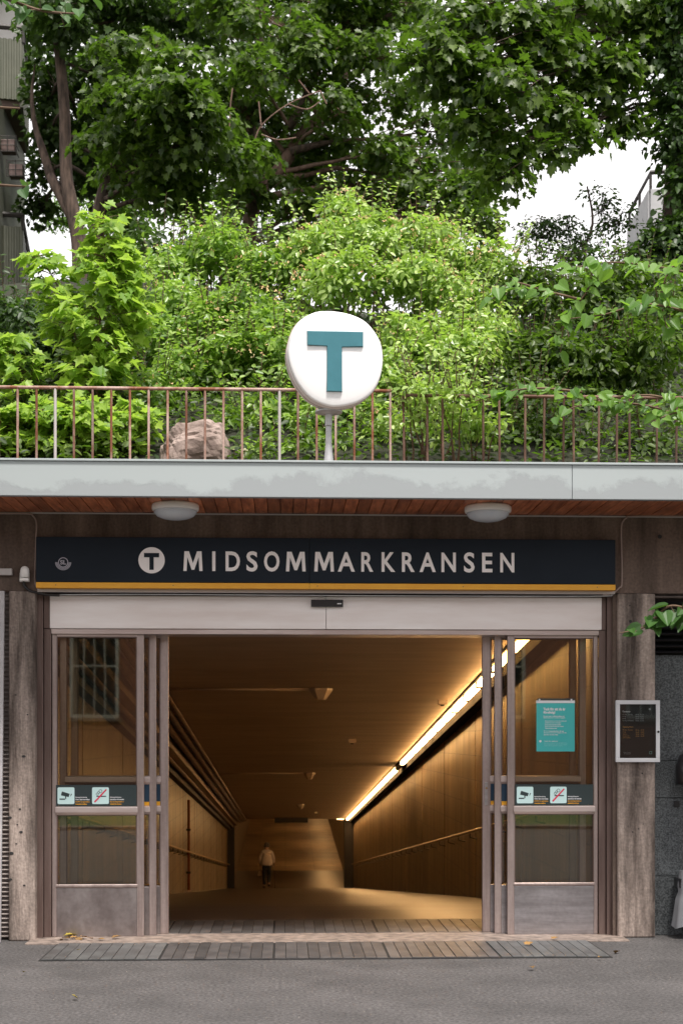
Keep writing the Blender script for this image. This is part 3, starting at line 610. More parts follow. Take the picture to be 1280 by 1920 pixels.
# ------------------------------------------------------------------ threshold and entrance mats
struct('threshold', MB().box(XX(62, 0), XX(1160, 0), -.33, .15, -.05, .012), stone, .006)
def mat_panels(y0, y1, xs_, nsl, lab, wet=()):
    m = thing('entrance_mat', lab, 'door mat', ((xs_[0] + xs_[-1]) / 2, (y0 + y1) / 2, 0), 'slatted entrance mats')
    MB().box(xs_[0] - .012, xs_[-1] + .012, y0 - .01, y1 + .005, .002, .005).build('mat_base', rubber, m)
    cache = {}
    for i in range(len(xs_) - 1):
        a, b = xs_[i] + .006, xs_[i + 1] - .006; w = (b - a) / nsl
        key = (round(w, 3), i in wet)
        me = bpy.data.meshes.new('mat_slat'); bx = MB().box(0, w - .0045, y0, y1, .005, .013); me.from_pydata(bx.v, [], bx.f); me.materials.append(mat_wet if i in wet else mat_slat)
        for k in range(nsl):
            o = link('mat_slat', me, None, m, .0015); o.matrix_basis = Matrix.Translation((a + k * w + random.uniform(-.001, .001), 0, random.uniform(-.001, .001)))
    return m
mxs = [W(px, 1769, -.33) for px in (113, 318, 515, 716, 911, 1102)]
zz_ = lambda px: (px - 535) / F * 10.42
mat_panels(-1.09, -.335, [zz_(p) for p in (113, 318, 515, 716, 911, 1104)], 10, 'long dark slatted mat on the pavement in front of the threshold', (0, 4))
zi = lambda px: (px - 535) / F * 11.7
mat_panels(.155, .95, [zi(p) for p in (118, 330, 515, 696, 905, 1110)], 10, 'dark slatted mat just inside the sliding doors behind the threshold')

# ------------------------------------------------------------------ tunnel
S = 0.101; Y1, YE, YM = 2.1, 40.55, 47.3
def zf(y):
    if y < Y1: return 0.0
    if y < YE: return -S * (y - Y1)
    if y < YM: return -S * (YE - Y1)
    return -S * (YE - Y1) + .045 * (y - YM)
def zc(y):
    if y < YE: return 2.5 - S * (y - Y1)
    if y < YM: return 2.5 - S * (YE - Y1)
    return 2.5 - S * (YE - Y1) + .045 * (y - YM)
TL, TR = -2.08, 2.45
def strip(x0, x1, ys, zfun, off=0.0):
    vs = [(x, y, zfun(y) + off) for y in ys for x in (x0, x1)]
    return MB().add(vs, [(2 * i, 2 * i + 1, 2 * i + 3, 2 * i + 2) for i in range(len(ys) - 1)])
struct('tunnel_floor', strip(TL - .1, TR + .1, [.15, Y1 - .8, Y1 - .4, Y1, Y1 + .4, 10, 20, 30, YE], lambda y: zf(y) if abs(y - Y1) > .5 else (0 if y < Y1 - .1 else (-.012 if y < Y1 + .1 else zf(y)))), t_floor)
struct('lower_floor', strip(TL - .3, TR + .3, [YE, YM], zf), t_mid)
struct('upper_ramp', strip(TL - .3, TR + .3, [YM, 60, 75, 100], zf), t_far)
tcl = struct('tunnel_ceiling', strip(TL - .3, TR + .3, [.3, Y1, YE + .3], lambda y: 2.56 - S * (y - Y1)), t_ceil)
yy = .6
while yy < YE:
    y2 = min(yy + 4.2, YE + .25); a, b = yy, y2 - .015
    MB().add([(TL - .2, a, zc(a) if a > Y1 else 2.5 - S * (a - Y1)), (TR + .2, a, 2.5 - S * (a - Y1)), (TR + .2, b, 2.5 - S * (b - Y1)), (TL - .2, b, 2.5 - S * (b - Y1)),
              (TL - .2, a, 2.55 - S * (a - Y1)), (TR + .2, a, 2.55 - S * (a - Y1)), (TR + .2, b, 2.55 - S * (b - Y1)), (TL - .2, b, 2.55 - S * (b - Y1))],
             [(0, 3, 2, 1), (4, 5, 6, 7), (0, 1, 5, 4), (1, 2, 6, 5), (2, 3, 7, 6), (3, 0, 4, 7)]).build('ceiling_panel', t_ceil, tcl)
    yy += 4.2
struct('far_ceiling', strip(TL - .4, TR + .4, [YE + .3, YM, 100], zc), t_ceil)
struct('far_end_wall', MB().box(TL - .4, TR + .4, 99.5, 100, zf(99), zc(99) + 1), t_ceil)
struct('lobby_soffit', MB().box(TL - .6, TR + .8, .28, .62, 2.46, 2.9), t_ceil)
for sgn, x, nm in ((-1, TL, 'left'), (1, TR, 'right')):
    w = struct('tunnel_wall', MB().add([(x + sgn * .06, .3, -.1), (x + sgn * .06, YE + .3, zf(YE) - .2), (x + sgn * .06, YE + .3, zc(YE) + .3), (x + sgn * .06, .3, 2.9)], [(0, 1, 2, 3)]), t_dark)
    ye = .35
    while ye < YE - .2:
        y2 = min(ye + 3.6, YE); a, b = ye + .03, y2 - .03
        xa, xb = x, x + sgn * .05
        MB().add([(xa, a, zf(a) - .02), (xa, b, zf(b) - .02), (xa, b, zc(b)), (xa, a, 2.5 - S * (a - Y1)), (xb, a, zf(a) - .02), (xb, b, zf(b) - .02), (xb, b, zc(b)), (xb, a, 2.5 - S * (a - Y1))],
                 [(0, 1, 2, 3), (7, 6, 5, 4), (0, 4, 5, 1), (1, 5, 6, 2), (2, 6, 7, 3), (3, 7, 4, 0)]).build('wall_panel', t_wall, w)
        ye += 3.6
    xf = x + (.13 if sgn < 0 else -.1)
    struct('far_wall', MB().add([(xf, YE + .3, zf(YE) - .1), (xf, YM, zf(YM) - .1), (xf, 100, zf(100) - .1), (xf, 100, zc(100) + .1), (xf, YM, zc(YM) + .1), (xf, YE + .3, zc(YE) + .1)], [(0, 1, 2, 3, 4, 5)]), t_wall)
    xa, xb = sorted((x + sgn * .05, x - sgn * (.25 if sgn < 0 else .33)))
    tag(MB().box(xa, xb, YE - .05, YE + .32, zf(YE) - .05, zc(YE) - .002).build('pillar', t_pillar, None, .01), 'dark square pillar at the %s end of the tunnel ramp' % nm, 'pillar', 'dark pillars at the tunnel end')
    # handrail
    h = thing('handrail', 'handrail along the %s tunnel wall' % nm, 'handrail', (x, 3, 0))
    xr = x - sgn * .09
    MB().tube([(xr, 1.6, .86)] + [(xr, y, zf(y) + .84) for y in np.linspace(2.6, YE - .6, 12)], .021, 10).build('rail', brass, h, smooth=True)
    yb = 2.6
    me = None
    while yb < YE - 1:
        if me is None:
            bm_ = MB().tube([(0, 0, 0), (0, 0, -.06), (sgn * .09, 0, -.08)], .009, 6); me = bpy.data.meshes.new('bracket'); me.from_pydata(bm_.v, [], bm_.f); me.materials.append(t_dark)
        o = link('bracket', me, None, h); o.matrix_basis = Matrix.Translation((xr, yb, zf(yb) + .83)); yb += 1.2
# light strip
ls = thing('light_strip', 'long warm fluorescent light strip in the right ceiling corner of the tunnel', 'light', (TR - .15, .8, 2.4))
def zl(y): return 2.5 - S * (y - Y1)
def slab(mb, x0, x1, y0, y1, d0, d1):
    return mb.add([(x0, y0, zl(y0) - d0), (x1, y0, zl(y0) - d0), (x1, y1, zl(y1) - d0), (x0, y1, zl(y1) - d0), (x0, y0, zl(y0) - d1), (x1, y0, zl(y0) - d1), (x1, y1, zl(y1) - d1), (x0, y1, zl(y1) - d1)],
                  [(0, 1, 2, 3), (4, 7, 6, 5), (0, 4, 5, 1), (1, 5, 6, 2), (2, 6, 7, 3), (3, 7, 4, 0)])
slab(MB(), TR - .30, TR - .275, .7, YE - .1, .001, .014).build('housing_edge', t_black, ls)
slab(MB(), TR - .15, TR - .002, .7, YE - .1, .001, .13).build('housing_edge', t_black, ls)
y = .75; i = 0
while y < YE - 1.3:
    if i != 13: slab(MB(), TR - .262, TR - .200, y, y + 1.10, .022, .066).build('diffuser', lamp_emit, ls)
    else: slab(MB(), TR - .27, TR - .185, y, y + 1.17, .012, .06).build('blank_cover', t_dark, ls)
    slab(MB(), TR - .268, TR - .194, y + 1.10, y + 1.195, .01, .078).build('end_cap', t_black, ls)
    y += 1.2; i += 1
ls2 = thing('light_strip', 'row of warm lights over the upper ramp beyond the dark pillars', 'light', (TR - .3, YE + 1, zc(YE)))
y = YE + 1.0
while y < 92:
    MB().add([(TR - .55, y, zc(y) - .02), (TR - .25, y, zc(y) - .02), (TR - .25, y + 1.2, zc(y + 1.2) - .02), (TR - .55, y + 1.2, zc(y + 1.2) - .02), (TR - .55, y, zc(y) - .09), (TR - .25, y, zc(y) - .09), (TR - .25, y + 1.2, zc(y + 1.2) - .09), (TR - .55, y + 1.2, zc(y + 1.2) - .09)],
             [(0, 1, 2, 3), (4, 7, 6, 5), (0, 4, 5, 1), (1, 5, 6, 2), (2, 6, 7, 3), (3, 7, 4, 0)]).build('diffuser', lamp_far, ls2)
    y += 7.0
# ducts on the left
du = thing('duct_bundle', 'bundle of painted pipes and a cable duct along the left ceiling corner of the tunnel', 'pipes', (TL + .4, .8, 2.3))
slab(MB(), TL + .002, TL + .34, .7, YE - .1, .06, .24).build('cable_duct', t_duct, du)
slab(MB(), TL + .002, TL + .12, .7, YE - .1, .30, .40).build('cable_duct', t_dark, du)
for dx, dz, r in ((.44, .10, .055), (.57, .075, .045), (.67, .06, .03), (.2, .285, .035)):
    MB().tube([(TL + dx, .7, zl(.7) - dz), (TL + dx, YE - .1, zl(YE - .1) - dz)], r, 12).build('pipe', t_duct, du, smooth=True)
# things on the tunnel ceiling
EYE = lambda d: 1.5 - S * d + 2.3
def ceil_pt(px, py):
    d = 2.3 * F / (1655 - py); y = d - 10.75; return ((px - 540) * d / F, y, zl(y))
for (px, py, r, x0, lab) in ((606, 1290, .14, TL + .72, 'faceted ceiling speaker nearest the tunnel mouth with its conduit'), (585, 1449, .12, TL + .72, 'second faceted ceiling speaker down the tunnel with its conduit'), (568, 1508, .12, None, 'third ceiling speaker deep in the tunnel')):
    x, y, z = ceil_pt(px, py)
    e = thing('ceiling_speaker', lab, 'speaker', (x, y, z), 'speakers on the tunnel ceiling')
    MB().lathe([(r, -.002), (r, -.03), (r * .45, -.14)], 6, (x, y, z)).build('housing', t_ceil, e)
    if x0: MB().tube([(x0, y, zl(y) - .02), (x - r, y, zl(y) - .02)], .016, 8).build('conduit', t_ceil, e, smooth=True)
for px, py, lab in ((665, 1385, 'small box sensor on the tunnel ceiling near the middle'), (835, 1310, 'small flat sensor on the tunnel ceiling close to the light strip'), (598, 1522, 'tiny box sensor on the ceiling near the tunnel end')):
    x, y, z = ceil_pt(px, py); e = thing('ceiling_sensor', lab, 'sensor', (x, y, z))
    MB().box(x - .06, x + .06, y - .05, y + .05, z - .075, z - .008).build('housing', t_ceil, e, .01)
    MB().lathe([(.03, 0), (.02, -.02)], 10, (x, y, z - .075)).build('lens', t_dark, e)
d = 50.5; sy_ = d - 10.75
tag(MB().box((520 - 540) * d / F, (582 - 540) * d / F, sy_, sy_ + .15, zl(sy_) - .18, zl(sy_) - .004).build('hanging_sign', t_dark, None, .01), 'dark hanging sign box at the far end of the tunnel ceiling', 'sign')
vp = thing('wall_pipe', 'reddish vertical pipe on the left tunnel wall', 'pipe', (TL + .03, 19.3, 0))
yv = 19.3; MB().tube([(TL + .05, yv, zf(yv) + .05), (TL + .05, yv, zf(yv) + 1.95)], .03, 10).build('pipe', mat('red_pipe', (.22, .05, .02), rough=.5), vp)
for zq in (.4, 1.3): MB().box(TL + .0, TL + .09, yv - .05, yv + .05, zf(yv) + zq, zf(yv) + zq + .04).build('clamp', t_dark, vp)

# ------------------------------------------------------------------ the person walking away
PYY = 40.0; px0 = (505 - 540) * 50.75 / F; pz = zf(PYY)
H = 1.60
cloth_pale = mat('pale_jacket_cloth', (0.5, 0.42, 0.40), (0.6, 0.52, 0.49), rough=0.9, scale=9); cloth_dark = mat('dark_trousers', (0.02, 0.019, 0.022), rough=0.9)
skin_m = mat('skin', (0.45, 0.28, 0.2), rough=0.6); hair_m = mat('dark_knit_hat', (0.10, 0.08, 0.075), rough=0.95)
pr = thing('person', 'elderly person in pale jacket, dark trousers and dark hat walking away with a stick', 'person', (px0, PYY, pz))
def skin(name, verts, edges, radii, m, parent, root=0, lv=2):
    me = bpy.data.meshes.new(name); me.from_pydata(verts, edges, []); o = link(name, me, m, parent)
    sm = o.modifiers.new('skin', 'SKIN'); sm.use_smooth_shade = True
    for i, r in enumerate(radii):
        me.skin_vertices[0].data[i].radius = r if isinstance(r, tuple) else (r, r); me.skin_vertices[0].data[i].use_root = (i == root)
    s = o.modifiers.new('sub', 'SUBSURF'); s.levels = lv; s.render_levels = lv
    return o
P = lambda x, y, z: (px0 + x, PYY + y, pz + z)
# body: one continuous figure (legs mid-stride, arms, slightly stooped)
bv = [P(0, 0, .82), P(0, .0, .95), P(0, .02, 1.12), P(0, .06, 1.28), P(0, .10, 1.38), P(0, .13, 1.45),
      P(-.085, 0, .78), P(-.09, .06, .46), P(-.09, .03, .08), P(-.09, .13, .04),
      P(.085, 0, .78), P(.08, .10, .47), P(.09, -.10, .16), P(.09, -.02, .10),
      P(-.16, .07, 1.27), P(-.21, .02, 1.03), P(-.22, .07, .80), P(-.22, .10, .73),
      P(.16, .07, 1.27), P(.22, .04, 1.04), P(.25, .16, .86), P(.26, .20, .82), P(0, .15, 1.53)]
be = [(0, 1), (1, 2), (2, 3), (3, 4), (4, 5), (5, 22), (0, 6), (6, 7), (7, 8), (8, 9), (0, 10), (10, 11), (11, 12), (12, 13), (3, 14), (14, 15), (15, 16), (16, 17), (3, 18), (18, 19), (19, 20), (20, 21)]
br = [(.13, .10), (.12, .09), (.14, .10), (.13, .09), .05, (.075, .085), .08, .055, .04, .035, .08, .055, .04, .035, .05, .042, .032, .03, .05, .042, .032, .03, (.06, .07)]
skin('body', bv, be, br, skin_m, pr)
skin('trousers', [P(0, 0, .93), P(0, 0, .82), P(-.08, 0, .76), P(-.085, .06, .46), P(-.085, .03, .10), P(.08, 0, .76), P(.08, .10, .47), P(.09, -.09, .18)],
     [(0, 1), (1, 2), (2, 3), (3, 4), (1, 5), (5, 6), (6, 7)], [(.14, .11), (.15, .115), (.098, .1), .075, .058, (.098, .1), .075, .058], cloth_dark, pr)
skin('jacket', [P(0, .0, .78), P(0, 0, .90), P(0, .01, 1.05), P(0, .04, 1.2), P(0, .08, 1.32), P(-.155, .07, 1.27), P(-.225, .02, 1.05), P(-.235, .07, .84), P(.155, .07, 1.27), P(.23, .04, 1.06), P(.25, .15, .89), P(0, .10, 1.40)],
     [(0, 1), (1, 2), (2, 3), (3, 4), (4, 5), (5, 6), (6, 7), (4, 8), (8, 9), (9, 10), (4, 11)], [(.245, .165), (.235, .155), (.205, .14), (.175, .125), (.13, .11), .08, .068, .055, .08, .068, .055, .062], cloth_pale, pr)
MB().lathe([(.005, .13), (.05, .12), (.088, .085), (.1, .03), (.102, -.02), (.095, -.05)], 16, P(0, .14, 1.50)).build('hat', hair_m, pr, smooth=True)
for sx_, yy_ in ((-.225, .10), (.26, .2)):
    m = MB(); hz = .78 if sx_ < 0 else .84
    m.box(px0 + sx_ - .018, px0 + sx_ + .018, PYY + yy_ - .035, PYY + yy_ + .035, pz + hz - .06, pz + hz + .03)
    for k in range(4): m.tube([P(sx_ - .02 * (1 if sx_ > 0 else -1), yy_ - .03 + .02 * k, hz - .05), P(sx_ + .005, yy_ - .03 + .02 * k, hz - .10 - .006 * (k == 2)), P(sx_ + .02, yy_ - .03 + .02 * k, hz - .08)], .0085, 6)
    m.tube([P(sx_, yy_ + .03, hz), P(sx_ + .01, yy_ + .06, hz - .035)], .01, 6)
    m.build('hand', skin_m, pr, .008)
for x, y, z in ((-.09, .09, .03), (.09, -.06, .10)):
    MB().box(px0 + x - .045, px0 + x + .045, PYY + y - .11, PYY + y + .14, pz + z - .03 + .005, pz + z + .05).build('shoe', cloth_dark, pr, .025)
st = thing('walking_stick', 'thin dark walking stick held in the right hand', 'walking stick', P(.27, .24, 0))
MB().tube([P(.29, .26, zf(PYY + .26) - pz + .005), P(.265, .22, .80), P(.262, .21, .83)], .012, 8).build('shaft', t_dark, st)
MB().tube([P(.262, .15, .815), P(.262, .19, .835), P(.262, .25, .835)], .014, 8).build('handle', t_dark, st)
bgm = mat('tan_bag', (0.28, 0.2, 0.15), rough=0.8)
bg_ = thing('carrier_bag', 'light carrier bag hanging from the left hand', 'bag', P(-.22, .1, .4))
MB().add([P(-.33, .04, .42), P(-.13, .04, .42), P(-.13, .16, .42), P(-.33, .16, .42), P(-.29, .08, .62), P(-.17, .08, .64), P(-.17, .12, .64), P(-.29, .12, .62)], [(0, 3, 2, 1), (4, 5, 6, 7), (0, 1, 5, 4), (1, 2, 6, 5), (2, 3, 7, 6), (3, 0, 4, 7)]).build('bag_body', bgm, bg_, .02)
MB().tube([P(-.27, .1, .61), P(-.225, .1, .70), P(-.19, .1, .62)], .008, 6).build('bag_handle', bgm, bg_)

# ------------------------------------------------------------------ left edge: shutter and steel board; right edge: louvre and granite
sh = thing('roller_shutter', 'grey corrugated metal shutter at the left edge beside the pier', 'shutter', (PL - .5, -.05, 0))
m = MB(); prof = []
z = 0.02; nrib = int((2.62) / .033)
vs = []; fs = []
for i in range(nrib * 6 + 1):
    zz = .01 + i * .033 / 6; yy = -.06 + .012 * math.cos(2 * math.pi * i / 6); vs += [(PL - 1.6, yy, zz), (PL - .003, yy, zz)]
fs = [(2 * i, 2 * i + 1, 2 * i + 3, 2 * i + 2) for i in range(nrib * 6)]
m.add(vs, fs).build('corrugated_curtain', mat('shutter_paint', (0.26, 0.22, 0.205), (0.36, 0.31, 0.29), rough=.5, metal=.3, scale=4, bump=.1, bscale=50), sh, smooth=True)
MB().box(PL - 1.6, PL - .002, -.10, -.045, 2.63, ZB + .01).build('shutter_box', bronze_dark, sh, .004)
b0 = W(9, 1108, -.2); b1 = W(2, 1772, -.2)
bd = thing('steel_board', 'pale grey metal board standing in front of the shutter at the left edge', 'board', (b0.x - .4, -.2, 0))
MB().prism([(b0.x - 1.3, .0), (b1.x - .0, .0), (b0.x, b0.z), (b0.x - 1.3, b0.z)], -.21, -.18).build('board', mat('pale_grey_steel', (0.40, 0.38, 0.40), (0.55, 0.52, 0.53), rough=.55, scale=7, bump=.3, bscale=50, metal=.2), bd, .004)
q0, q1 = W(-60, 1078, -.16), W(23, 1066, -.16)
tag(MB().box(q0.x, q1.x, -.17, -.135, q0.z, q1.z).build('bracket_bar', cable_white, None, .003), 'short pale metal bar fixed above the shutter at the left edge', 'metal bar')
# right
gx0 = PR + .003; gx1 = PR + 1.9
gw = thing('granite_wall', 'dark speckled granite panels right of the pier under the louvre', 'wall', (gx0 + .5, .05, 0))
zs = [0, ZZ(1645, .0), ZZ(1497, .0), ZZ(1427, .0), ZZ(1226, .0)]
for i in range(4):
    for a, b in ((gx0, gx0 + .62), (gx0 + .62, gx0 + 1.26), (gx0 + 1.26, gx1)):
        MB().box(a + .002, b - .002, .0, .06, zs[i] + .002, zs[i + 1] - .002).build('stone_panel', granite, gw, .002)
MB().box(gx0, gx1, .062, .1, 0, zs[4]).build('backing', rubber, gw)
lv_ = thing('louvre', 'black slatted ventilation louvre above the granite panels at the right edge', 'louvre', (gx0 + .4, .03, zs[4]))
me = None; z = zs[4] + .01
while z < ZB - .02:
    MB().add([(gx0, -.05, z), (gx1, -.05, z), (gx1, -.045, z + .008), (gx0, -.045, z + .008), (gx0, .05, z + .035), (gx1, .05, z + .035), (gx1, .055, z + .043), (gx0, .055, z + .043)],
             [(0, 1, 2, 3), (4, 7, 6, 5), (0, 4, 5, 1), (1, 5, 6, 2), (2, 6, 7, 3), (3, 7, 4, 0)]).build('slat', black_plastic, lv_)
    z += .047
MB().box(gx0, gx1, .06, .09, zs[4], ZB).build('backing', rubber, lv_)
MB().box(gx0, gx0 + .012, -.06, .058, zs[4], ZB).build('frame', bronze_dark, lv_)
# pale pleated bag on a dark hook at the very right edge
hg = thing('wall_bin', 'dark hooded wall bin with pale pleated liner at the far right edge', 'bin', (XX(1300, -.1), -.1, .4))
hx0 = XX(1269, -.2)
MB().tube([(hx0 + .13, -.16, ZZ(1472, -.2)), (hx0 + .13, -.16, ZZ(1440, -.2)), (hx0 + .14, -.15, ZZ(1425, -.2)), (hx0 + .16, -.14, ZZ(1414, -.2)), (hx0 + .17, -.13, ZZ(1408, -.2))], [.13, .13, .115, .07, .02], 20).build('hood', black_plastic, hg, smooth=True)
MB().tube([(hx0 + .16, -.03, .1), (hx0 + .16, -.03, 1.3)], .02, 8).build('bin_post', black_plastic, hg)
vs = []; zt_, zb_ = ZZ(1636, -.2), ZZ(1742, -.2); n = 40
for j in range(9):
    t = j / 8; zz = zt_ + (zb_ - zt_) * t; r = .10 + .055 * t - (.012 if j == 3 else 0)
    for k in range(n):
        a = 2 * math.pi * k / n; rr_ = r + .008 * math.sin(a * 9) * t; vs.append((hx0 + .13 + rr_ * math.cos(a), -.16 + rr_ * .85 * math.sin(a), zz + (.012 * math.sin(a * 5) if j == 8 else 0)))
MB().add(vs, [(j * n + k, j * n + (k + 1) % n, (j + 1) * n + (k + 1) % n, (j + 1) * n + k) for j in range(8) for k in range(n)]).build('liner_bag', mat('pale_liner', (0.2, 0.205, 0.22), rough=.6), hg, smooth=True)
MB().box(hx0 + .02, hx0 + .22, -.2, -.03, ZZ(1668, -.2), ZZ(1650, -.2)).build('bin_clamp', black_plastic, hg, .004)
MB().box(XX(1262, 0), XX(1272, 0), -.02, -.002, ZZ(1514, 0), ZZ(1503, 0)).build('wall_clip', black_plastic, hg, .002)

# ------------------------------------------------------------------ T pylon on the canopy roof
TYY = -.52; D = TYY + 10.75
tsn = thing('metro_sign', 'round white metro sign with a raised teal letter T on a tapered grey post', 'sign', (W(615, 867, TYY).x, TYY, 3.42))
def tp_(x, y, Y=TYY): p = W(500 + x / 4.923, 560 + y / 4.923, Y); return (p.x, p.z)
outl = [(550, 112), (720, 130), (880, 190), (985, 290), (1050, 410), (1071, 540), (1060, 670), (1022, 790), (955, 885), (850, 955), (720, 992), (600, 1000), (480, 965), (380, 900), (290, 790), (228, 660), (197, 520), (212, 390), (255, 270), (320, 190), (430, 128)]
def closed_smooth(P, n=4):
    out = []; m = len(P)
    for i in range(m):
        p0, p1, p2, p3 = [np.array(P[(i + j - 1) % m], float) for j in range(4)]
        for k in range(n):
            t = k / n; out.append(tuple(0.5 * ((2 * p1) + (p2 - p0) * t + (2 * p0 - 5 * p1 + 4 * p2 - p3) * t * t + (3 * p1 - p0 - 3 * p2 + p3) * t ** 3)))
    return out
O = closed_smooth(outl); O = [tp_(x, y) for x, y in O][::-1]
O = np.array(O); ctr = O.mean(0)
def ring(scale, Y, dx=0, dz=0): return [(ctr[0] + dx + (x - ctr[0]) * scale, Y, ctr[1] + dz + (z - ctr[1]) * scale) for x, z in O]
def loft(rings, cap0=True, cap1=True):
    n = len(rings[0]); vs = [v for r in rings for v in r]
    fs = [(j * n + k, (j + 1) * n + k, (j + 1) * n + (k + 1) % n, j * n + (k + 1) % n) for j in range(len(rings) - 1) for k in range(n)]
    if cap0: fs.append(tuple(range(n)))
    if cap1: fs.append(tuple(range(len(rings) * n - 1, (len(rings) - 1) * n - 1, -1)))
    return MB().add(vs, fs)
loft([ring(.3, TYY - .022), ring(.6, TYY - .019), ring(.85, TYY - .013), ring(.95, TYY - .009), ring(.985, TYY - .005), ring(.995, TYY + .002), ring(.998, TYY + .016)], True, False).build('front_face', sign_white, tsn, smooth=True)
loft([ring(1.0, TYY + .0165), ring(1.008, TYY + .03, -.006), ring(1.01, TYY + .06, -.012)], False, False).build('rim', sign_side, tsn, smooth=True)
loft([ring(1.004, TYY + .061, -.014), ring(1.0, TYY + .12, -.022), ring(.97, TYY + .18, -.018), ring(.85, TYY + .24, -.01), ring(.6, TYY + .28), ring(.2, TYY + .30)], False, True).build('body_shell', sign_side, tsn, smooth=True)
loft([ring(1.012, TYY + .058, -.013), ring(1.012, TYY + .063, -.014)], True, True).build('seam', mat('copper_seam', (.30, .16, .12), rough=.5), tsn)
tl_ = [(358, 283), (358, 438), (538, 447), (538, 868), (702, 870), (702, 460), (896, 462), (896, 297)]
Yt = TYY - .012
front = [(380, 300), (380, 422), (560, 432), (560, 848), (692, 852), (692, 440), (886, 436), (886, 308)]
fr_ = [(*tp_(x, y, TYY - .036), ) for x, y in front]; bk_ = [tp_(x, y, Yt) for x, y in tl_]
vs = [(x, TYY - .036, z) for x, z in fr_] + [(x, Yt + .02, z) for x, z in bk_]
MB().add(vs, [tuple(range(8))] + [(i, i + 8, (i + 1) % 8 + 8, (i + 1) % 8) for i in range(8)]).build('letter_t', teal, tsn)
pcx = W(616, 780, TYY + .14); yc = TYY + .14; PS = (yc + 10.75) / F
zt_ = lambda py: W(616, py, yc).z
MB().lathe([(.5 * 51 * PS, zt_(771)), (.5 * 51 * PS, zt_(774)), (.5 * 18 * PS, zt_(777))][::-1], 24, (pcx.x, yc, 0)).build('cap_plate', galv, tsn)
MB().lathe([(.5 * 13.5 * PS, zt_(799)), (.5 * 13.5 * PS, zt_(776))], 20, (pcx.x, yc, 0)).build('upper_sleeve', galv, tsn, .003)
MB().lathe([(.5 * 19.5 * PS, 3.41), (.5 * 18.5 * PS, zt_(866)), (.5 * 12 * PS, zt_(833)), (.5 * 11.2 * PS, zt_(800))], 20, (pcx.x, yc, 0)).build('post', galv, tsn)
MB().lathe([(.06, 3.401), (.06, 3.409)], 20, (pcx.x, yc, 0)).build('base_plate', galv, tsn)

# ------------------------------------------------------------------ railings
RY = .45
def railing(lab, pxs, top_py, x_from, x_to, m=rust, top=True, post=None, jit=0.0):
    r = thing('railing', lab, 'railing', (W(pxs[0], 800, RY).x, RY, 3.4))
    zt__ = W(640, top_py, RY).z
    if top: MB().tube([(x_from, RY, zt__), (x_to, RY, zt__)], .014, 8).build('top_rail', m, r, smooth=True)
    me = bpy.data.meshes.new('bar'); b = MB().tube([(0, 0, 3.28), (0, 0, zt__ - .008)], .0095, 8); me.from_pydata(b.v, [], b.f); me.materials.append(m)
    for i, px in enumerate(pxs):
        xx = W(px, 800, RY).x
        if post and px in post: MB().tube([(xx, RY, 3.28), (xx, RY, zt__ - .005)], .0115, 8).build('bar', cable_white, r)
        else:
            o = link('bar', me, None, r); o.matrix_basis = Matrix.Translation((xx, RY, 0)) @ Matrix.Rotation(random.uniform(-jit, jit), 4, 'Y')
    return r
bars = [-37, -2, 33.5, 69, 104, 139, 174, 209, 244, 279, 314.5, 349.5, 384.5, 419, 454, 489, 524, 558.5, 593.5, 629, 664, 698, 731.5]
railing('rusty railing on the roof edge from the left edge past the metro sign', bars, 732, -4.5, XX(733, RY), post=(104, 524))
railing('overgrown rusty railing on the roof right of the metro sign', [765, 802, 839, 911, 945, 980, 1013, 1047, 1082, 1117, 1152, 1187, 1222, 1257, 1292], 740, XX(760, RY), XX(1400, RY), m=mat('shaded_rust', (0.10, 0.045, 0.03), (0.2, 0.12, 0.09), rough=.8, scale=6, vary=.3), jit=.012)  # darker copy of the rust: shade on these overgrown bars put into the colour

# ------------------------------------------------------------------ buildings behind the trees
def corrug(P0, P1, z0, z1, pitch=.09, amp=.02, inner=.05):
    """corrugated panel standing on the line P0-P1"""
    P0 = Vector(P0); P1 = Vector(P1); L_ = (P1 - P0).length; dr_ = (P1 - P0) / L_; nn = Vector((dr_.y, -dr_.x))
    k = int(L_ / pitch * 4); vs = []
    for i in range(k + 1):
        q = P0 + dr_ * (L_ * i / k) + nn * (amp if i % 4 in (0, 1) else 0)
        vs += [(q.x, q.y, z0), (q.x, q.y, z1)]
    b = len(vs); vs += [(P0.x - nn.x * inner, P0.y - nn.y * inner, z0), (P0.x - nn.x * inner, P0.y - nn.y * inner, z1), (P1.x - nn.x * inner, P1.y - nn.y * inner, z0), (P1.x - nn.x * inner, P1.y - nn.y * inner, z1)]
    fs = [(2 * i, 2 * i + 2, 2 * i + 3, 2 * i + 1) for i in range(k)] + [(b, b + 1, b + 3, b + 2)]
    fs += [(0, 1, b + 1, b), (2 * k, b + 2, b + 3, 2 * k + 1)]
    fs.append(tuple([b] + [2 * i for i in range(k + 1)] + [b + 2])[::-1]); fs.append(tuple([b + 1] + [2 * i + 1 for i in range(k + 1)] + [b + 3]))
    return MB().add(vs, fs)
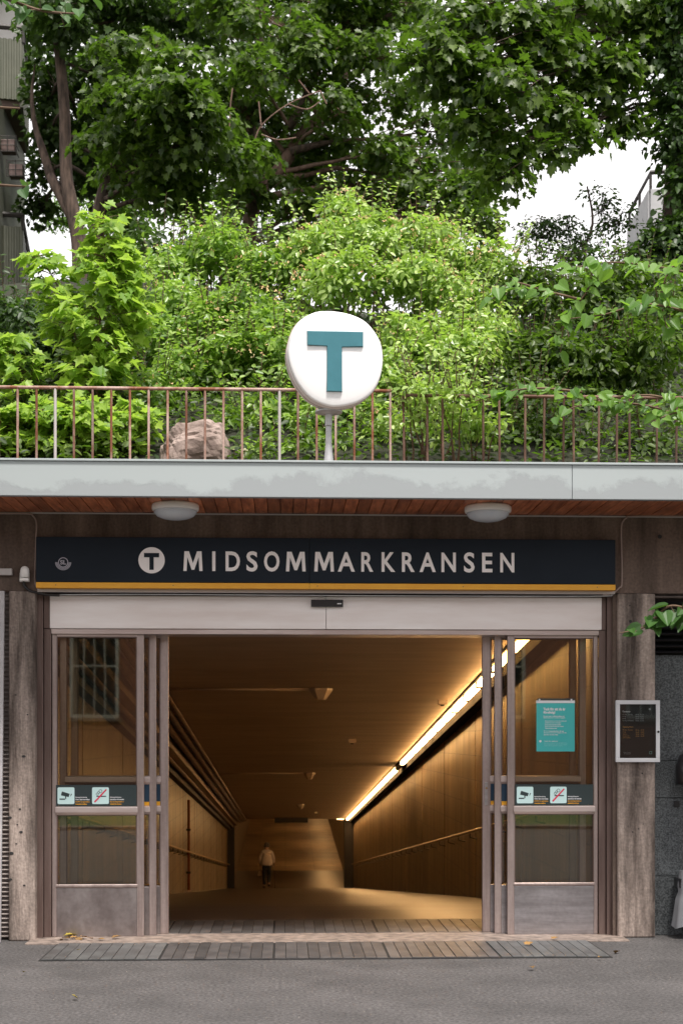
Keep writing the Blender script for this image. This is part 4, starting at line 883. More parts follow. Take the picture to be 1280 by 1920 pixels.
def balcony(par, A, B, Cc, z0, h=1.05, rail=True, gap=.0):
    """A: near corner, B: far end of side, Cc: far end of front"""
    corrug(Cc, A, z0, z0 + h).build('balcony_front', olive, par)
    corrug(A, B, z0 - .12, z0 + h, pitch=.2, amp=.006).build('balcony_side', olive, par)
    q = Vector(Cc) + (Vector(B) - Vector(A))
    MB().add([(A[0], A[1] + .06, z0 - .10), (B[0] - .05, B[1], z0 - .10), (q.x, q.y, z0 - .10), (Cc[0], Cc[1] + .06, z0 - .10), (A[0], A[1] + .06, z0 + .05), (B[0] - .05, B[1], z0 + .05), (q.x, q.y, z0 + .05), (Cc[0], Cc[1] + .06, z0 + .05)],
             [(0, 1, 2, 3), (7, 6, 5, 4), (0, 4, 5, 1), (1, 5, 6, 2), (2, 6, 7, 3), (3, 7, 4, 0)]).build('balcony_floor', dark_under, par)
    if rail:
        o = MB(); hh = z0 + h + .2 + gap
        o.tube([(Cc[0], Cc[1], hh), (A[0], A[1], hh), (B[0], B[1], hh)], .045, 6)
        for t in (0, .5, 1):
            x, y = A[0] + (B[0] - A[0]) * t, A[1] + (B[1] - A[1]) * t; o.tube([(x, y, z0 + h - .05), (x, y, hh)], .03, 6)
        o.build('balcony_rail', t_dark, par)
ab = thing('apartment_building', 'pale apartment building with olive corrugated balconies at the left edge', 'building', (-8, 17, 3))
MB().add([(x_, y_, z_) for z_ in (4, 24) for x_, y_ in ((-20, 16.3), (-4.93, 16.3), (-8.6, 30), (-20, 30))], [(0, 3, 2, 1), (4, 5, 6, 7), (0, 1, 5, 4), (1, 2, 6, 5), (2, 3, 7, 6), (3, 0, 4, 7)]).build('wall', render_m, ab)
A = (-4.57, 14.25)
for z0 in (9.37, 12.63, 15.9):
    balcony(ab, A, (-4.83, 16.28), (-9.5, 13.4), z0)
    MB().box(-8.6, -5.6, 16.26, 16.32, z0 + .1, z0 + 2.3).build('balcony_window', black_plastic, ab)
MB().box(-4.99, -4.90, 13.6, 16.28, 9.0, 12.5).build('balcony_divider', olive, ab)
for i, (px, py) in enumerate(((17, 272), (32, 318))):
    c = W(px, py, 14.0)
    f = thing('flower_box', ('upper' if i == 0 else 'lower') + ' flower box in a wire rack on the left apartment building', 'flower box', tuple(c), 'flower boxes on the left building')
    MB().box(c.x - .12, c.x + .12, 13.9, 14.1, c.z - .14, c.z + .06).build('trough', bronze_dark, f, .01)
    m = MB()
    for zz in (-.16, -.05, .10): m.tube([(c.x - .15, 13.87, c.z + zz), (c.x + .15, 13.87, c.z + zz), (c.x + .15, 14.13, c.z + zz)], .008, 5)
    for xx in (-.15, 0, .15): m.tube([(c.x + xx, 13.87, c.z - .16), (c.x + xx, 13.87, c.z + .12)], .008, 5)
    m.build('wire_rack', t_dark, f)
bb = thing('balcony_building', 'building with a pale corrugated balcony behind the ivy tree at the right', 'building', (12, 20, 3))
MB().box(10.2, 20, 19.6, 30, 4, 13).build('wall', render_m, bb)
_ol = olive; olive = mat('grey_corrugated_steel', (0.34, 0.34, 0.35), (0.44, 0.43, 0.44), rough=.5, scale=2)
balcony(bb, (7.24, 17.25), (7.34, 19.4), (12.0, 16.2), 11.3, 1.1, True, .15)
balcony(bb, (7.24, 17.25), (7.34, 19.4), (12.0, 16.2), 8.1, 1.1, True, .15)
olive = _ol

# across the street (seen mirrored in the glass)
br_ = thing('brick_building', 'red brick building with white mullioned windows across the street, mirrored in the glass', 'building', (0, -26, 0))
MB().box(-16, 16, -34, -26, 0, 7.5).build('wall', brick_m, br_)
wm = mat('white_window_paint', (.5, .5, .47), rough=.5); wg = mat('dark_window_glass', (.02, .025, .025), rough=.1)
for i, wx in enumerate((-12.5, -8.8, -4.9, -1.5, 2.2, 5.6, 9.4, 13)):
    wv = MB().box(wx - .55, wx + .55, -25.99, -25.95, 2.1, 4.1).build('window', wg, br_)
    f = MB(); f.box(wx - .62, wx - .54, -26, -25.9, 2.03, 4.17).box(wx + .54, wx + .62, -26, -25.9, 2.03, 4.17).box(wx - .54, wx + .54, -26, -25.9, 4.09, 4.17).box(wx - .54, wx + .54, -26, -25.9, 2.03, 2.11)
    f.box(wx - .014, wx + .014, -25.94, -25.91, 2.11, 4.09).box(wx - .54, wx + .54, -25.94, -25.91, 3.35, 3.39).box(wx - .28, wx - .25, -25.94, -25.915, 2.11, 4.09).box(wx + .25, wx + .28, -25.94, -25.915, 2.11, 4.09)
    f.build('window_frame', wm, wv); MB().box(wx - .7, wx + .7, -26, -25.85, 1.95, 2.02).build('window_sill', stone, wv)
MB().box(-16.3, 16.3, -34.3, -25.7, 7.5, 7.8).build('eaves', bronze_dark, br_)

# ------------------------------------------------------------------ vegetation
LT = {
 'maple': [(0, 0), (.28, -.13), (.29, .06), (.54, .26), (.31, .36), (.38, .60), (.17, .62), (0, .95)],
 'heart': [(0, .02), (.22, -.09), (.42, .08), (.44, .38), (.26, .74), (0, 1)],
 'oval':  [(0, 0), (.24, .28), (.20, .68), (0, 1)],
}
def template(kind):
    half = LT[kind]; n = len(half); fold = .30 if kind != 'maple' else .22
    R_ = [(x, y, fold * x - .25 * y * y * (1 if kind != 'oval' else .5)) for x, y in half]
    Lh = [(-x, y, z) for x, y, z in R_[1:-1]]
    v = R_ + Lh; f1 = tuple(range(n)); f2 = (0, n - 1) + tuple(range(n + len(Lh) - 1, n - 1, -1))
    v = [(x, y, z) for x, y, z in v]
    return np.array(v), [f1[::-1] if False else f1, f2]
TPL = {k: template(k) for k in LT}
LEAFMESH = {}
def frames(nrm, head):
    nrm = nrm / np.linalg.norm(nrm, axis=1, keepdims=True)
    head = head - nrm * (head * nrm).sum(1, keepdims=True); head /= (np.linalg.norm(head, axis=1, keepdims=True) + 1e-9)
    x = np.cross(head, nrm); return np.stack([x, head, nrm], axis=2)     # columns
def leaves(parent, kind, pos, nrm, head, size, material, parts=300, name='leaf', mass='foliage'):
    pos = np.asarray(pos, float); Mx = frames(np.asarray(nrm, float), np.asarray(head, float)); size = np.asarray(size, float)
    T, polys = TPL[kind]; N = len(pos)
    order = np.arange(N)
    if parts and N:
        dist = np.linalg.norm(pos - np.array(CAM), axis=1) / size
        order = np.argsort(dist)
        sel = order[:parts] if N <= parts else rng.choice(order[:min(N, parts * 3)], parts, replace=False)
        key = (kind, material.name)
        if key not in LEAFMESH:
            me = bpy.data.meshes.new('leaf'); me.from_pydata([tuple(v) for v in T], [], polys); me.materials.append(material); LEAFMESH[key] = me
        me = LEAFMESH[key]
        for i in sel:
            o = bpy.data.objects.new(name, me); col.objects.link(o); adopt(o, parent)
            M = Matrix([[*(Mx[i][r] * size[i]), pos[i][r]] for r in range(3)] + [[0, 0, 0, 1]]); o.matrix_basis = M
        mask = np.ones(N, bool); mask[sel] = False; pos, Mx, size = pos[mask], Mx[mask], size[mask]; N = len(pos)
    if N == 0: return
    V = np.einsum('nij,kj->nki', Mx, T) * size[:, None, None] + pos[:, None, :]
    k = len(T); V = V.reshape(-1, 3); lens = [len(p) for p in polys]; tot = sum(lens)
    loops = (np.concatenate([np.array(p) for p in polys])[None, :] + (np.arange(N) * k)[:, None]).ravel()
    me = bpy.data.meshes.new(mass); me.vertices.add(len(V)); me.vertices.foreach_set('co', V.ravel().astype(np.float32))
    me.loops.add(len(loops)); me.loops.foreach_set('vertex_index', loops.astype(np.int32))
    npol = N * len(polys); me.polygons.add(npol)
    starts = (np.array([0] + list(np.cumsum(lens)[:-1]))[None, :] + (np.arange(N) * tot)[:, None]).ravel()
    me.polygons.foreach_set('loop_start', starts.astype(np.int32)); me.update(calc_edges=True)
    at = me.attributes.new('tint', 'FLOAT', 'POINT'); at.data.foreach_set('value', np.repeat(rng.random(N), k).astype(np.float32))
    me.materials.append(material); o = link(mass, me, None, parent); o['kind'] = 'stuff'
    return o
def sph(n):
    v = rng.normal(size=(n, 3)); return v / np.linalg.norm(v, axis=1, keepdims=True)
UP = np.array([0, 0, 1.0])
def spray_cloud(c, rad, nspray, per, srad, lsize, flat=.8, shell=.55, droop=.25, jit=.45):
    """leafy sprays through an ellipsoid: each a small tilted layer of leaves"""
    c = np.array(c, float); rad = np.array(rad, float)
    K = max(6, min(16, nspray // 5)); sd_ = sph(K); sd_[:, 2] = np.where(sd_[:, 2] < -.5, -sd_[:, 2], sd_[:, 2])
    sub = c + sd_ * rad * (.62 + .25 * rng.random((K, 1))); srd = (.26 + .20 * rng.random(K))
    pick = rng.integers(0, K, nspray); d = sph(nspray); d[:, 2] = np.where(d[:, 2] < -.35, -d[:, 2] * .6, d[:, 2])
    rr = shell + (1 - shell) * rng.random(nspray) ** .6
    sc_ = sub[pick] + d * rad * (srd[pick] * rr)[:, None]
    core = rng.random(nspray) < .16; sc_[core] = c + d[core] * rad * (.45 * rng.random((core.sum(), 1)))
    n0 = UP[None] * flat + d * .75 + rng.normal(0, .25, (nspray, 3)); n0 /= np.linalg.norm(n0, axis=1, keepdims=True)
    idx = np.repeat(np.arange(nspray), per); M = len(idx)
    a = rng.random(M) * 2 * np.pi; q = np.sqrt(rng.random(M)) * srad
    n = n0[idx]; t1 = np.cross(n, np.array([.3, .9, .2])[None]); t1 /= np.linalg.norm(t1, axis=1, keepdims=True); t2 = np.cross(n, t1)
    rad_dir = t1 * np.cos(a)[:, None] + t2 * np.sin(a)[:, None]
    pos = sc_[idx] + rad_dir * q[:, None] + n * rng.normal(0, srad * .12, M)[:, None] - UP[None] * (droop * q ** 2 / srad)[:, None]
    head = rad_dir + rng.normal(0, .5, (M, 3)) - UP * .35
    nr = n + rng.normal(0, jit, (M, 3)) + rad_dir * .45
    nr[:, 2] = np.abs(nr[:, 2]) + .05
    return pos, nr, head, lsize * (.7 + .55 * rng.random(M)), sc_
def limb(mb, a, b, r0, r1, sag=.0, n=5, wob=.06, sides=7):
    a, b = Vector(a), Vector(b); L_ = (b - a).length; pts = []
    for i in range(n + 1):
        t = i / n; p = a.lerp(b, t) + Vector((random.uniform(-1, 1), random.uniform(-1, 1), random.uniform(-1, 1))) * wob * L_ * (.25 if 0 < i < n else 0)
        p.z += sag * L_ * math.sin(math.pi * t); pts.append(p)
    mb.tube(pts, [r0 + (r1 - r0) * i / n for i in range(n + 1)], sides); return pts
def px_clump(px, py, Y, rx, rz, ry=None):
    c = W(px, py, Y); k = (Y + 10.75) / F; return (np.array(c), np.array([rx * k, (ry if ry else (rx + rz) / 2 * 1.0) * k, rz * k]))
def tree(name, label, cat, trunk_pts, r0, r1, clumps, kind, lsize, cover, lm, bm_=bark, group=None, per=12, srad=.30, parts=300, shell=.55, twigs=5, flat=.8, limbf=.42, hang=False):
    base = trunk_pts[0]; t = thing(name, label, cat, tuple(base), group)
    mb = MB(); P_ = smooth_path(trunk_pts, 5); n = len(P_)
    mb.tube(P_, [r0 + (r1 - r0) * (i / (n - 1)) ** .8 for i in range(n)], 12)
    lb = MB(); PP, NN, HH, SS = [], [], [], []
    for c, rad in clumps:
        cc = Vector(c)
        cand = [(abs((cc - p).length) + (4 if ((p.z > cc.z + 1.2) if hang else (p.z <= cc.z)) is False else 0), i) for i, p in enumerate(P_[3:])]
        i = min(cand)[1] + 3; p = P_[i]; rr = (r0 + (r1 - r0) * (i / (n - 1)) ** .8) * limbf
        pts = limb(lb, p, cc, rr, rr * .25, .05, 6)
        area = 4 * math.pi * ((rad[0] * rad[1]) ** .5 * rad[2])
        ns = max(6, int(cover * area / (lsize ** 2 * .33) / per))
        pos, nr, hd, sz, sc_ = spray_cloud(c, rad, ns, per, srad, lsize, flat=flat, shell=shell)
        PP.append(pos); NN.append(nr); HH.append(hd); SS.append(sz)
        for j in rng.choice(len(sc_), min(twigs * 3, len(sc_)), replace=False):
            q = pts[random.randint(3, 6)]; limb(lb, q, sc_[j], rr * .22, .006, .04, 3, sides=4)
    mb.build('trunk', bm_, t, smooth=True); lb.build('branches', bm_, t, smooth=True)
    leaves(t, kind, np.concatenate(PP), np.concatenate(NN), np.concatenate(HH), np.concatenate(SS), lm, parts)
    return t

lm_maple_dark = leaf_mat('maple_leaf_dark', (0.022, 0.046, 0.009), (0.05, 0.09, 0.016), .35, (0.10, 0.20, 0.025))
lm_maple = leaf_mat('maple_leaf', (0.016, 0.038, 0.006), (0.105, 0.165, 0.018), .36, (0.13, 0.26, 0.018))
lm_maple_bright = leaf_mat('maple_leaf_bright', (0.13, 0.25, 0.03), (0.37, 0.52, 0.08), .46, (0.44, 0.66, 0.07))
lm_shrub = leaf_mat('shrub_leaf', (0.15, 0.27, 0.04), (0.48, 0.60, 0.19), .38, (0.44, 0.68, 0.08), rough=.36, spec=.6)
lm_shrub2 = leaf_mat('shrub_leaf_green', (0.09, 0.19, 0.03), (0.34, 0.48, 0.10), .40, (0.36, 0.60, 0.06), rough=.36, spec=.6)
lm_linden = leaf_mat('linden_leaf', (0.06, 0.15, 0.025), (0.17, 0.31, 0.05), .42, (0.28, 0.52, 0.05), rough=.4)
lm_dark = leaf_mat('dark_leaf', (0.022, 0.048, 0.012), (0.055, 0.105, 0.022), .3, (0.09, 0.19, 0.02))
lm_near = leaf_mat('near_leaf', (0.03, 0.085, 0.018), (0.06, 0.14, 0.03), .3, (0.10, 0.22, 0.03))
flower_m = mat('orange_blossom', (0.70, 0.36, 0.16), (0.80, 0.66, 0.36), rough=.6, scale=8)
flower_w = mat('cream_blossom', (0.75, 0.68, 0.5), rough=.6)

def gz(x, y): return hill_z(x, y)
def trunk_px(pix, Y, extra=0.3):
    p = [W(px, py, Y) for px, py in pix]; b = p[0].copy(); b.z = gz(b.x, Y) - .1
    return [b] + p
# 1. twin trunk tree at left
T1 = [px_clump(*a) for a in ((95, 260, 14.5, 40, 50), (80, 395, 15, 35, 40), (150, 330, 15.5, 50, 60), (110, 40, 12.5, 60, 90), (210, 20, 13, 120, 80), (330, 40, 13, 110, 80), (95, 190, 14, 38, 90), (215, 170, 14.5, 80, 90), (88, 330, 14, 25, 50), (205, 330, 15, 90, 90), (150, 240, 15, 60, 60), (300, 330, 15, 90, 80), (230, 410, 16, 60, 40))]
tree('maple_tree', 'tall dark maple with a forked trunk at the left beside the apartment building', 'tree', trunk_px([(150, 480), (138, 400), (125, 330), (121, 200), (108, 60), (100, -60)], 13), .15, .07, T1, 'maple', .115, .75, lm_maple_dark, parts=300, group='tall maples on the hillside')
f2 = W(137, 410, 13); f3 = W(75, 270, 13.2)
# second stem of the fork as its own limb
tt1 = bpy.data.objects['maple_tree']
mb = MB(); limb(mb, f2, W(95, 330, 13.2), .095, .085, wob=.02); mb.tube(smooth_path([W(97, 335, 13.2), W(80, 280, 13.3), W(66, 235, 13.4), (W(60, 180, 13.5)), W(66, 120, 13.6)], 4), [.085 - .0045 * q_ for q_ in range(17)], 9); pass; mb.build('fork_limb', bark, tt1, smooth=True)
# 2. centre-left maple with bright clump
T2 = [px_clump(*a) for a in ((260, 120, 9.5, 75, 40), (345, 150, 9, 80, 45), (310, 205, 8.6, 90, 50), (380, 215, 8.8, 50, 45), (250, 190, 9.2, 70, 40), (340, 270, 9, 75, 50), (240, 270, 9.6, 80, 45), (290, 330, 9.6, 90, 45), (420, 300, 9.8, 70, 50), (340, 370, 10, 75, 40), (240, 340, 10.5, 60, 40))]
tree('maple_tree', 'maple with a bright leafy clump left of the image centre', 'tree', trunk_px([(182, 490), (180, 440), (195, 360), (230, 270), (270, 180), (290, 120)], 10.5), .16, .05, T2, 'maple', .115, 1.0, lm_maple, parts=300, group='tall maples on the hillside')
# 3. central tall maple with the slanting brown trunk
T3 = [px_clump(*a) for a in ((430, 20, 12, 90, 60), (520, 70, 11.5, 100, 50), (470, 140, 11, 70, 40), (440, 200, 12, 60, 50), (560, 150, 12, 60, 40), (650, 40, 12, 110, 50), (620, 100, 11.4, 80, 40), (720, 110, 11.5, 80, 40), (690, 180, 12, 90, 35), (640, 210, 11.2, 60, 35), (760, 200, 12.5, 60, 40), (520, 250, 12.5, 70, 45), (450, 290, 11.4, 60, 40), (640, 270, 12.5, 80, 40), (730, 300, 12, 90, 45), (560, 330, 13, 80, 50), (480, 370, 12, 80, 45), (640, 360, 12.5, 90, 40), (790, 350, 12, 80, 55), (720, 390, 12, 70, 35), (860, 400, 11.5, 70, 60), (910, 430, 11, 50, 40), (830, 270, 12.5, 60, 50), (890, 340, 12.5, 50, 40), (560, 400, 12, 60, 30), (800, 20, 13, 60, 40), (640, -15, 12, 90, 35), (740, 5, 12, 70, 40), (560, 0, 12.5, 80, 40), (700, 60, 12.5, 70, 30))]
tree('maple_tree', 'broad central maple whose slanting brown trunk shows above the shrubs', 'tree', trunk_px([(470, 405), (530, 310), (575, 240), (625, 190), (660, 100), (690, 10)], 12.5), .15, .05, T3, 'maple', .11, .72, lm_maple, bark_pale, parts=300, shell=.4, group='tall maples on the hillside', twigs=6)
tt3 = bpy.data.objects['maple_tree.002']
mb = MB()
for a, b in (((545, 285), (625, 265)), ((475, 400), (465, 250)), ((465, 250), (500, 20)), ((480, 330), (480, 190)), ((640, 150), (560, 40)), ((540, 240), (640, 60)), ((640, 60), (760, 20))):
    limb(mb, W(*a, 12.2), W(*b, 12.2), .075, .03, .02, 6)
mb.build('limb', bark, tt3, smooth=True)
# bare twigs in the middle
bt = thing('bare_branch', 'bare pale dead branch hanging in front of the central maple', 'branch', tuple(W(470, 280, 10.5)))
mb = MB()
for path in ([(475, 275), (490, 235), (540, 195), (600, 170)], [(540, 195), (575, 205), (600, 190)], [(490, 252), (520, 262), (555, 258)], [(490, 240), (485, 190)], [(430, 250), (432, 200), (436, 165)], [(580, 175), (560, 150)], [(600, 170), (612, 195)]):
    mb.tube(smooth_path([W(x, y, 10.6) for x, y in path], 4), .011, 5)
mb.build('twig', bark_pale, bt)
# 4. near right maple: bright at its left, dark overhang at the right
T4a = [px_clump(*a) for a in ((820, 95, 6.2, 60, 40), (800, 130, 6, 50, 35), (860, 60, 6.4, 80, 40), (890, 120, 6, 80, 45), (850, 180, 6.2, 70, 40), (920, 20, 6.6, 90, 40), (960, 80, 6.4, 80, 50), (930, 180, 6, 80, 45), (920, 250, 6.2, 60, 45), (960, 290, 6.3, 60, 35), (930, 340, 6.2, 45, 30))]
T4b = [px_clump(*a) for a in ((1010, 60, 6.6, 70, 50), (1090, 40, 7, 80, 50), (1170, 60, 7.2, 80, 60), (1010, 150, 6.6, 70, 50), (1090, 130, 6.8, 80, 50), (1170, 150, 7.2, 60, 60), (1020, 230, 6.6, 70, 40), (1100, 200, 7, 70, 45), (1080, 260, 6.6, 50, 30), (1180, 230, 7, 40, 40), (1005, 285, 6.4, 40, 30), (1250, 40, 7.5, 60, 60))]
trR = trunk_px([(1262, 480), (1262, 400), (1268, 250), (1262, 100), (1245, -50)], 7.8)
tree('maple_tree', 'near maple overhanging from the right with a bright left side and dark right side', 'tree', trR, .22, .08, T4a + T4b, 'maple', .12, .95, lm_maple, parts=300, shell=.35, group='tall maples on the hillside', limbf=.2, hang=True)
# ivy tree at the right edge
T5 = [px_clump(*a) for a in ((1275, 20, 7.0, 50, 60), (1268, 110, 7, 38, 50), (1272, 190, 7, 40, 50), (1268, 270, 7, 36, 50), (1285, 350, 7, 38, 45), (1275, 430, 7, 42, 36), (1240, 470, 7, 36, 30), (1285, 480, 7, 60, 50))]
tree('ivy_tree', 'dark ivy covered trunk at the upper right edge', 'tree', trunk_px([(1285, 480), (1285, 300), (1290, 100), (1290, -60)], 7.4), .2, .12, T5, 'heart', .075, 1.1, lm_dark, parts=300, shell=.3)
# backdrop trees further up
T6 = [px_clump(*a) for a in ((90, 60, 24, 110, 90), (260, 60, 24, 120, 90), (420, 60, 24, 110, 80), (190, 200, 24, 110, 90), (340, 230, 24, 110, 90), (500, 180, 24, 100, 80), (560, 60, 25, 80, 60), (700, 90, 25, 80, 60), (260, 340, 24, 110, 60), (480, 330, 24, 130, 90), (620, 250, 24, 80, 60), (700, 340, 24, 110, 80), (620, 420, 23, 110, 50), (800, 420, 23, 110, 50), (400, 420, 23, 90, 50), (880, 300, 24, 60, 70), (1130, 60, 24, 100, 60))]
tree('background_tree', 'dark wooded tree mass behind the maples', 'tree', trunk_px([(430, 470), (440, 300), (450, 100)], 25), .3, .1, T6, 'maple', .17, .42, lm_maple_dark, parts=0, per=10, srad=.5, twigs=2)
# small light trees low behind
T7 = [px_clump(*a) for a in ((130, 390, 17, 45, 35), (240, 430, 11, 60, 40), (270, 470, 10, 60, 30), (110, 420, 17, 40, 25), (215, 395, 11.5, 30, 25))]
tree('small_tree', 'small feathery light green tree between the trunks at the left', 'tree', trunk_px([(225, 520), (230, 460), (240, 420)], 11), .05, .02, T7, 'oval', .075, .8, lm_linden, parts=300, per=10, srad=.2)
T8 = [px_clump(*a) for a in ((1000, 440, 7.5, 45, 35), (1050, 440, 7.5, 45, 40), (1110, 470, 7.5, 40, 40), (1130, 400, 7.8, 18, 40), (1165, 420, 7.8, 35, 35), (1060, 480, 7, 80, 30), (1105, 365, 7.8, 10, 15), (1190, 480, 7.5, 50, 30))]
tree('small_tree', 'thin open small tree against the pale sky at the right', 'tree', trunk_px([(1090, 560), (1085, 490), (1110, 420), (1100, 350)], 7.6), .04, .01, T8, 'oval', .06, .45, lm_dark, parts=300, per=8, srad=.16, shell=.1, twigs=8)

# shrubs on the slope
def shrub(label, clumps, lm, lsize, cover, seed_px, kind='oval', blossoms=0, name='flowering_shrub', shoots=10, parts=300):
    Yb = seed_px[1]; b = W(seed_px[0], 700, Yb); b.z = gz(b.x, Yb) - .05
    t = thing(name, label, 'shrub', tuple(b), 'shrubs on the slope behind the railing')
    lsize *= 1.28; cover *= 1.5
    PP, NN, HH, SS = [], [], [], []; st_ = MB(); fl = []
    for c, rad in clumps:
        area = 4 * math.pi * ((rad[0] * rad[1]) ** .5 * rad[2]); per = 11
        ns = int(cover * area / (lsize ** 2 * .30) / per)
        pos, nr, hd, sz, sc_ = spray_cloud(c, rad, ns, per, lsize * 2.0, lsize, flat=.7, shell=.6, jit=.6)
        PP.append(pos); NN.append(nr); HH.append(hd); SS.append(sz)
        g0 = Vector((c[0], c[1] + .1, gz(c[0], c[1])))
        for j in rng.choice(len(sc_), min(4, len(sc_)), replace=False): limb(st_, g0 + Vector((random.uniform(-.1, .1), .15, -.1)), sc_[j] + np.array([0, .1, 0]), .011, .003, .06, 5, sides=4)
        # shoots that break the outline
        for s in range(shoots):
            d = sph(1)[0]; d[2] = abs(d[2]) * .8 + .35; d[1] = -abs(d[1]) * .5; d /= np.linalg.norm(d)
            p = np.array(c) + d * rad * .85; L_ = random.uniform(.15, .42); q = p + (d * .6 + UP * .5) * L_
            limb(st_, p, q, .005, .002, .03, 3, sides=4); m = int(L_ / .03)
            tt = np.linspace(.1, 1, m)[:, None]; pos = p + (q - p) * tt; s1 = np.where(np.arange(m)[:, None] % 2, 1, -1); side = np.cross(d, UP); side /= np.linalg.norm(side) + 1e-6
            PP.append(pos); NN.append(UP + rng.normal(0, .4, (m, 3)) - np.array([0, .4, 0])); HH.append(side * s1 + rng.normal(0, .35, (m, 3)) + UP * .1); SS.append(np.full(m, lsize) * (.65 + .4 * rng.random(m)))
        if blossoms:
            k = int(blossoms * .45 * area); d = sph(k); d[:, 2] = np.abs(d[:, 2]); d[:, 1] = -np.abs(d[:, 1]) * .8; fl.append(np.array(c) + d * rad * 1.06)
    st_.build('stems', twig_m, t, kind='stuff'); leaves(t, kind, np.concatenate(PP), np.concatenate(NN), np.concatenate(HH), np.concatenate(SS), lm, parts)
    if fl:
        fl = np.concatenate(fl); m = MB()
        for p in fl:
            for _ in range(3):
                c = Vector(p) + Vector((random.uniform(-.02, .02), random.uniform(-.02, .02), random.uniform(-.015, .015))); a = random.random() * 6; s = random.uniform(.008, .015)
                m.add([c, c + Vector((s * math.cos(a), -s * .4, s * math.sin(a))), c + Vector((s * math.cos(a + 1.5), -s * .6, s * math.sin(a + 1.5))), c + Vector((s * math.cos(a + 3), -s * .3, s * math.sin(a + 3)))], [(0, 1, 2), (0, 2, 3), (1, 3, 2)])
        m.build('blossom', flower_m, t, kind='stuff')
    return t
C = px_clump
shrub('pale green flowering shrub with the tall tip right above the metro sign', [C(650, 420, 4.6, 40, 60), C(620, 470, 4.3, 80, 50), C(700, 460, 4.3, 80, 50), C(640, 540, 3.6, 90, 60), C(560, 500, 4.2, 60, 45)], lm_shrub, .058, .95, (640, 4.4), blossoms=60)
shrub('pale flowering shrub mound right of the metro sign', [C(790, 460, 4.4, 80, 50), C(860, 500, 4.2, 80, 50), C(780, 550, 3.6, 90, 60), C(870, 580, 3.4, 70, 50), C(930, 500, 4.2, 50, 40)], lm_shrub, .058, .95, (820, 4.2), blossoms=55)
shrub('flowering shrub lower right of the metro sign reaching the railing', [C(780, 650, 2.9, 80, 60), C(860, 680, 2.7, 80, 55), C(730, 720, 2.2, 50, 60), C(820, 760, 1.9, 70, 50), C(910, 640, 2.9, 60, 50), C(720, 810, 1.5, 60, 50), C(850, 830, 1.4, 60, 30)], lm_shrub, .056, .95, (820, 2.6), blossoms=25)
shrub('flowering shrub left of the metro sign', [C(500, 520, 4.2, 70, 50), C(470, 600, 3.4, 80, 60), C(520, 680, 2.7, 70, 60), C(440, 680, 2.8, 70, 60), C(400, 620, 3.3, 60, 60)], lm_shrub2, .056, 1.0, (470, 3.3), blossoms=40)
shrub('light green shrub behind the maple sapling', [C(330, 500, 4.4, 70, 45), C(420, 490, 4.4, 60, 50), C(330, 580, 3.8, 70, 60), C(300, 650, 3.2, 60, 60), C(360, 700, 2.8, 60, 50), C(400, 450, 4.8, 40, 30), C(290, 740, 2.4, 60, 50)], lm_shrub2, .06, .9, (340, 4.2), blossoms=18)
shrub('low green shrub behind the railing under the metro sign', [C(560, 790, 1.8, 70, 50), C(480, 790, 1.9, 60, 50), C(640, 770, 2.0, 60, 60), C(650, 840, 1.4, 70, 30), C(540, 850, 1.3, 90, 25), C(600, 700, 2.4, 60, 60)], lm_shrub2, .06, .9, (560, 1.7))
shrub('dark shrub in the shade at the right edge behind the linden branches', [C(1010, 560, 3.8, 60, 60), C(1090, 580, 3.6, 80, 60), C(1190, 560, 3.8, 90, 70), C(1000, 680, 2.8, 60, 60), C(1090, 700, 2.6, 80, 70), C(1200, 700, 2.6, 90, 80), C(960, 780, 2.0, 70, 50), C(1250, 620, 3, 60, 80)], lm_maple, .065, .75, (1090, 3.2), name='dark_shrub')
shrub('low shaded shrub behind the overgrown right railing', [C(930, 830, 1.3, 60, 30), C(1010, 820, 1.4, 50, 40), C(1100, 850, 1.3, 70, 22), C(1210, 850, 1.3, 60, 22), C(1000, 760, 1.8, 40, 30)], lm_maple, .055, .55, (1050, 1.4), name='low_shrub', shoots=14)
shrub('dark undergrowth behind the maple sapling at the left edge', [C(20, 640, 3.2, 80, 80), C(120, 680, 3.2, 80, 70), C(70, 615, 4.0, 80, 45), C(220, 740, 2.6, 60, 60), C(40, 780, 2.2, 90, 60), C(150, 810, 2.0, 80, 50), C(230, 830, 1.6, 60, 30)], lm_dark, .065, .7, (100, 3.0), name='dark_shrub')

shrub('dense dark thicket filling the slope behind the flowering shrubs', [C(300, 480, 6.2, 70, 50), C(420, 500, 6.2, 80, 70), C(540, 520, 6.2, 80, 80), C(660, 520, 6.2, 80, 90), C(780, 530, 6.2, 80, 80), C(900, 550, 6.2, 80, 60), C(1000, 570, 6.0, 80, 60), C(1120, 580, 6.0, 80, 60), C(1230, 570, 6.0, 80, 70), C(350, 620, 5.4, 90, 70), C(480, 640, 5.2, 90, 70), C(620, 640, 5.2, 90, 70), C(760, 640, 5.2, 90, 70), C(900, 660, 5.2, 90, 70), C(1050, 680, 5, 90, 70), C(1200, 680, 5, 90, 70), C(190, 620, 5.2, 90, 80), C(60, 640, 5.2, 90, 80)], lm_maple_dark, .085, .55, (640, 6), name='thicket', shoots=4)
shrub('leafy shoots spilling over the right railing top beside the metro sign', [C(800, 735, .42, 50, 22), C(860, 745, .40, 45, 22), C(765, 790, .55, 30, 30), C(905, 790, .6, 40, 30), C(840, 800, .7, 50, 30)], lm_shrub, .05, .5, (830, .6), name='low_shrub', shoots=8)
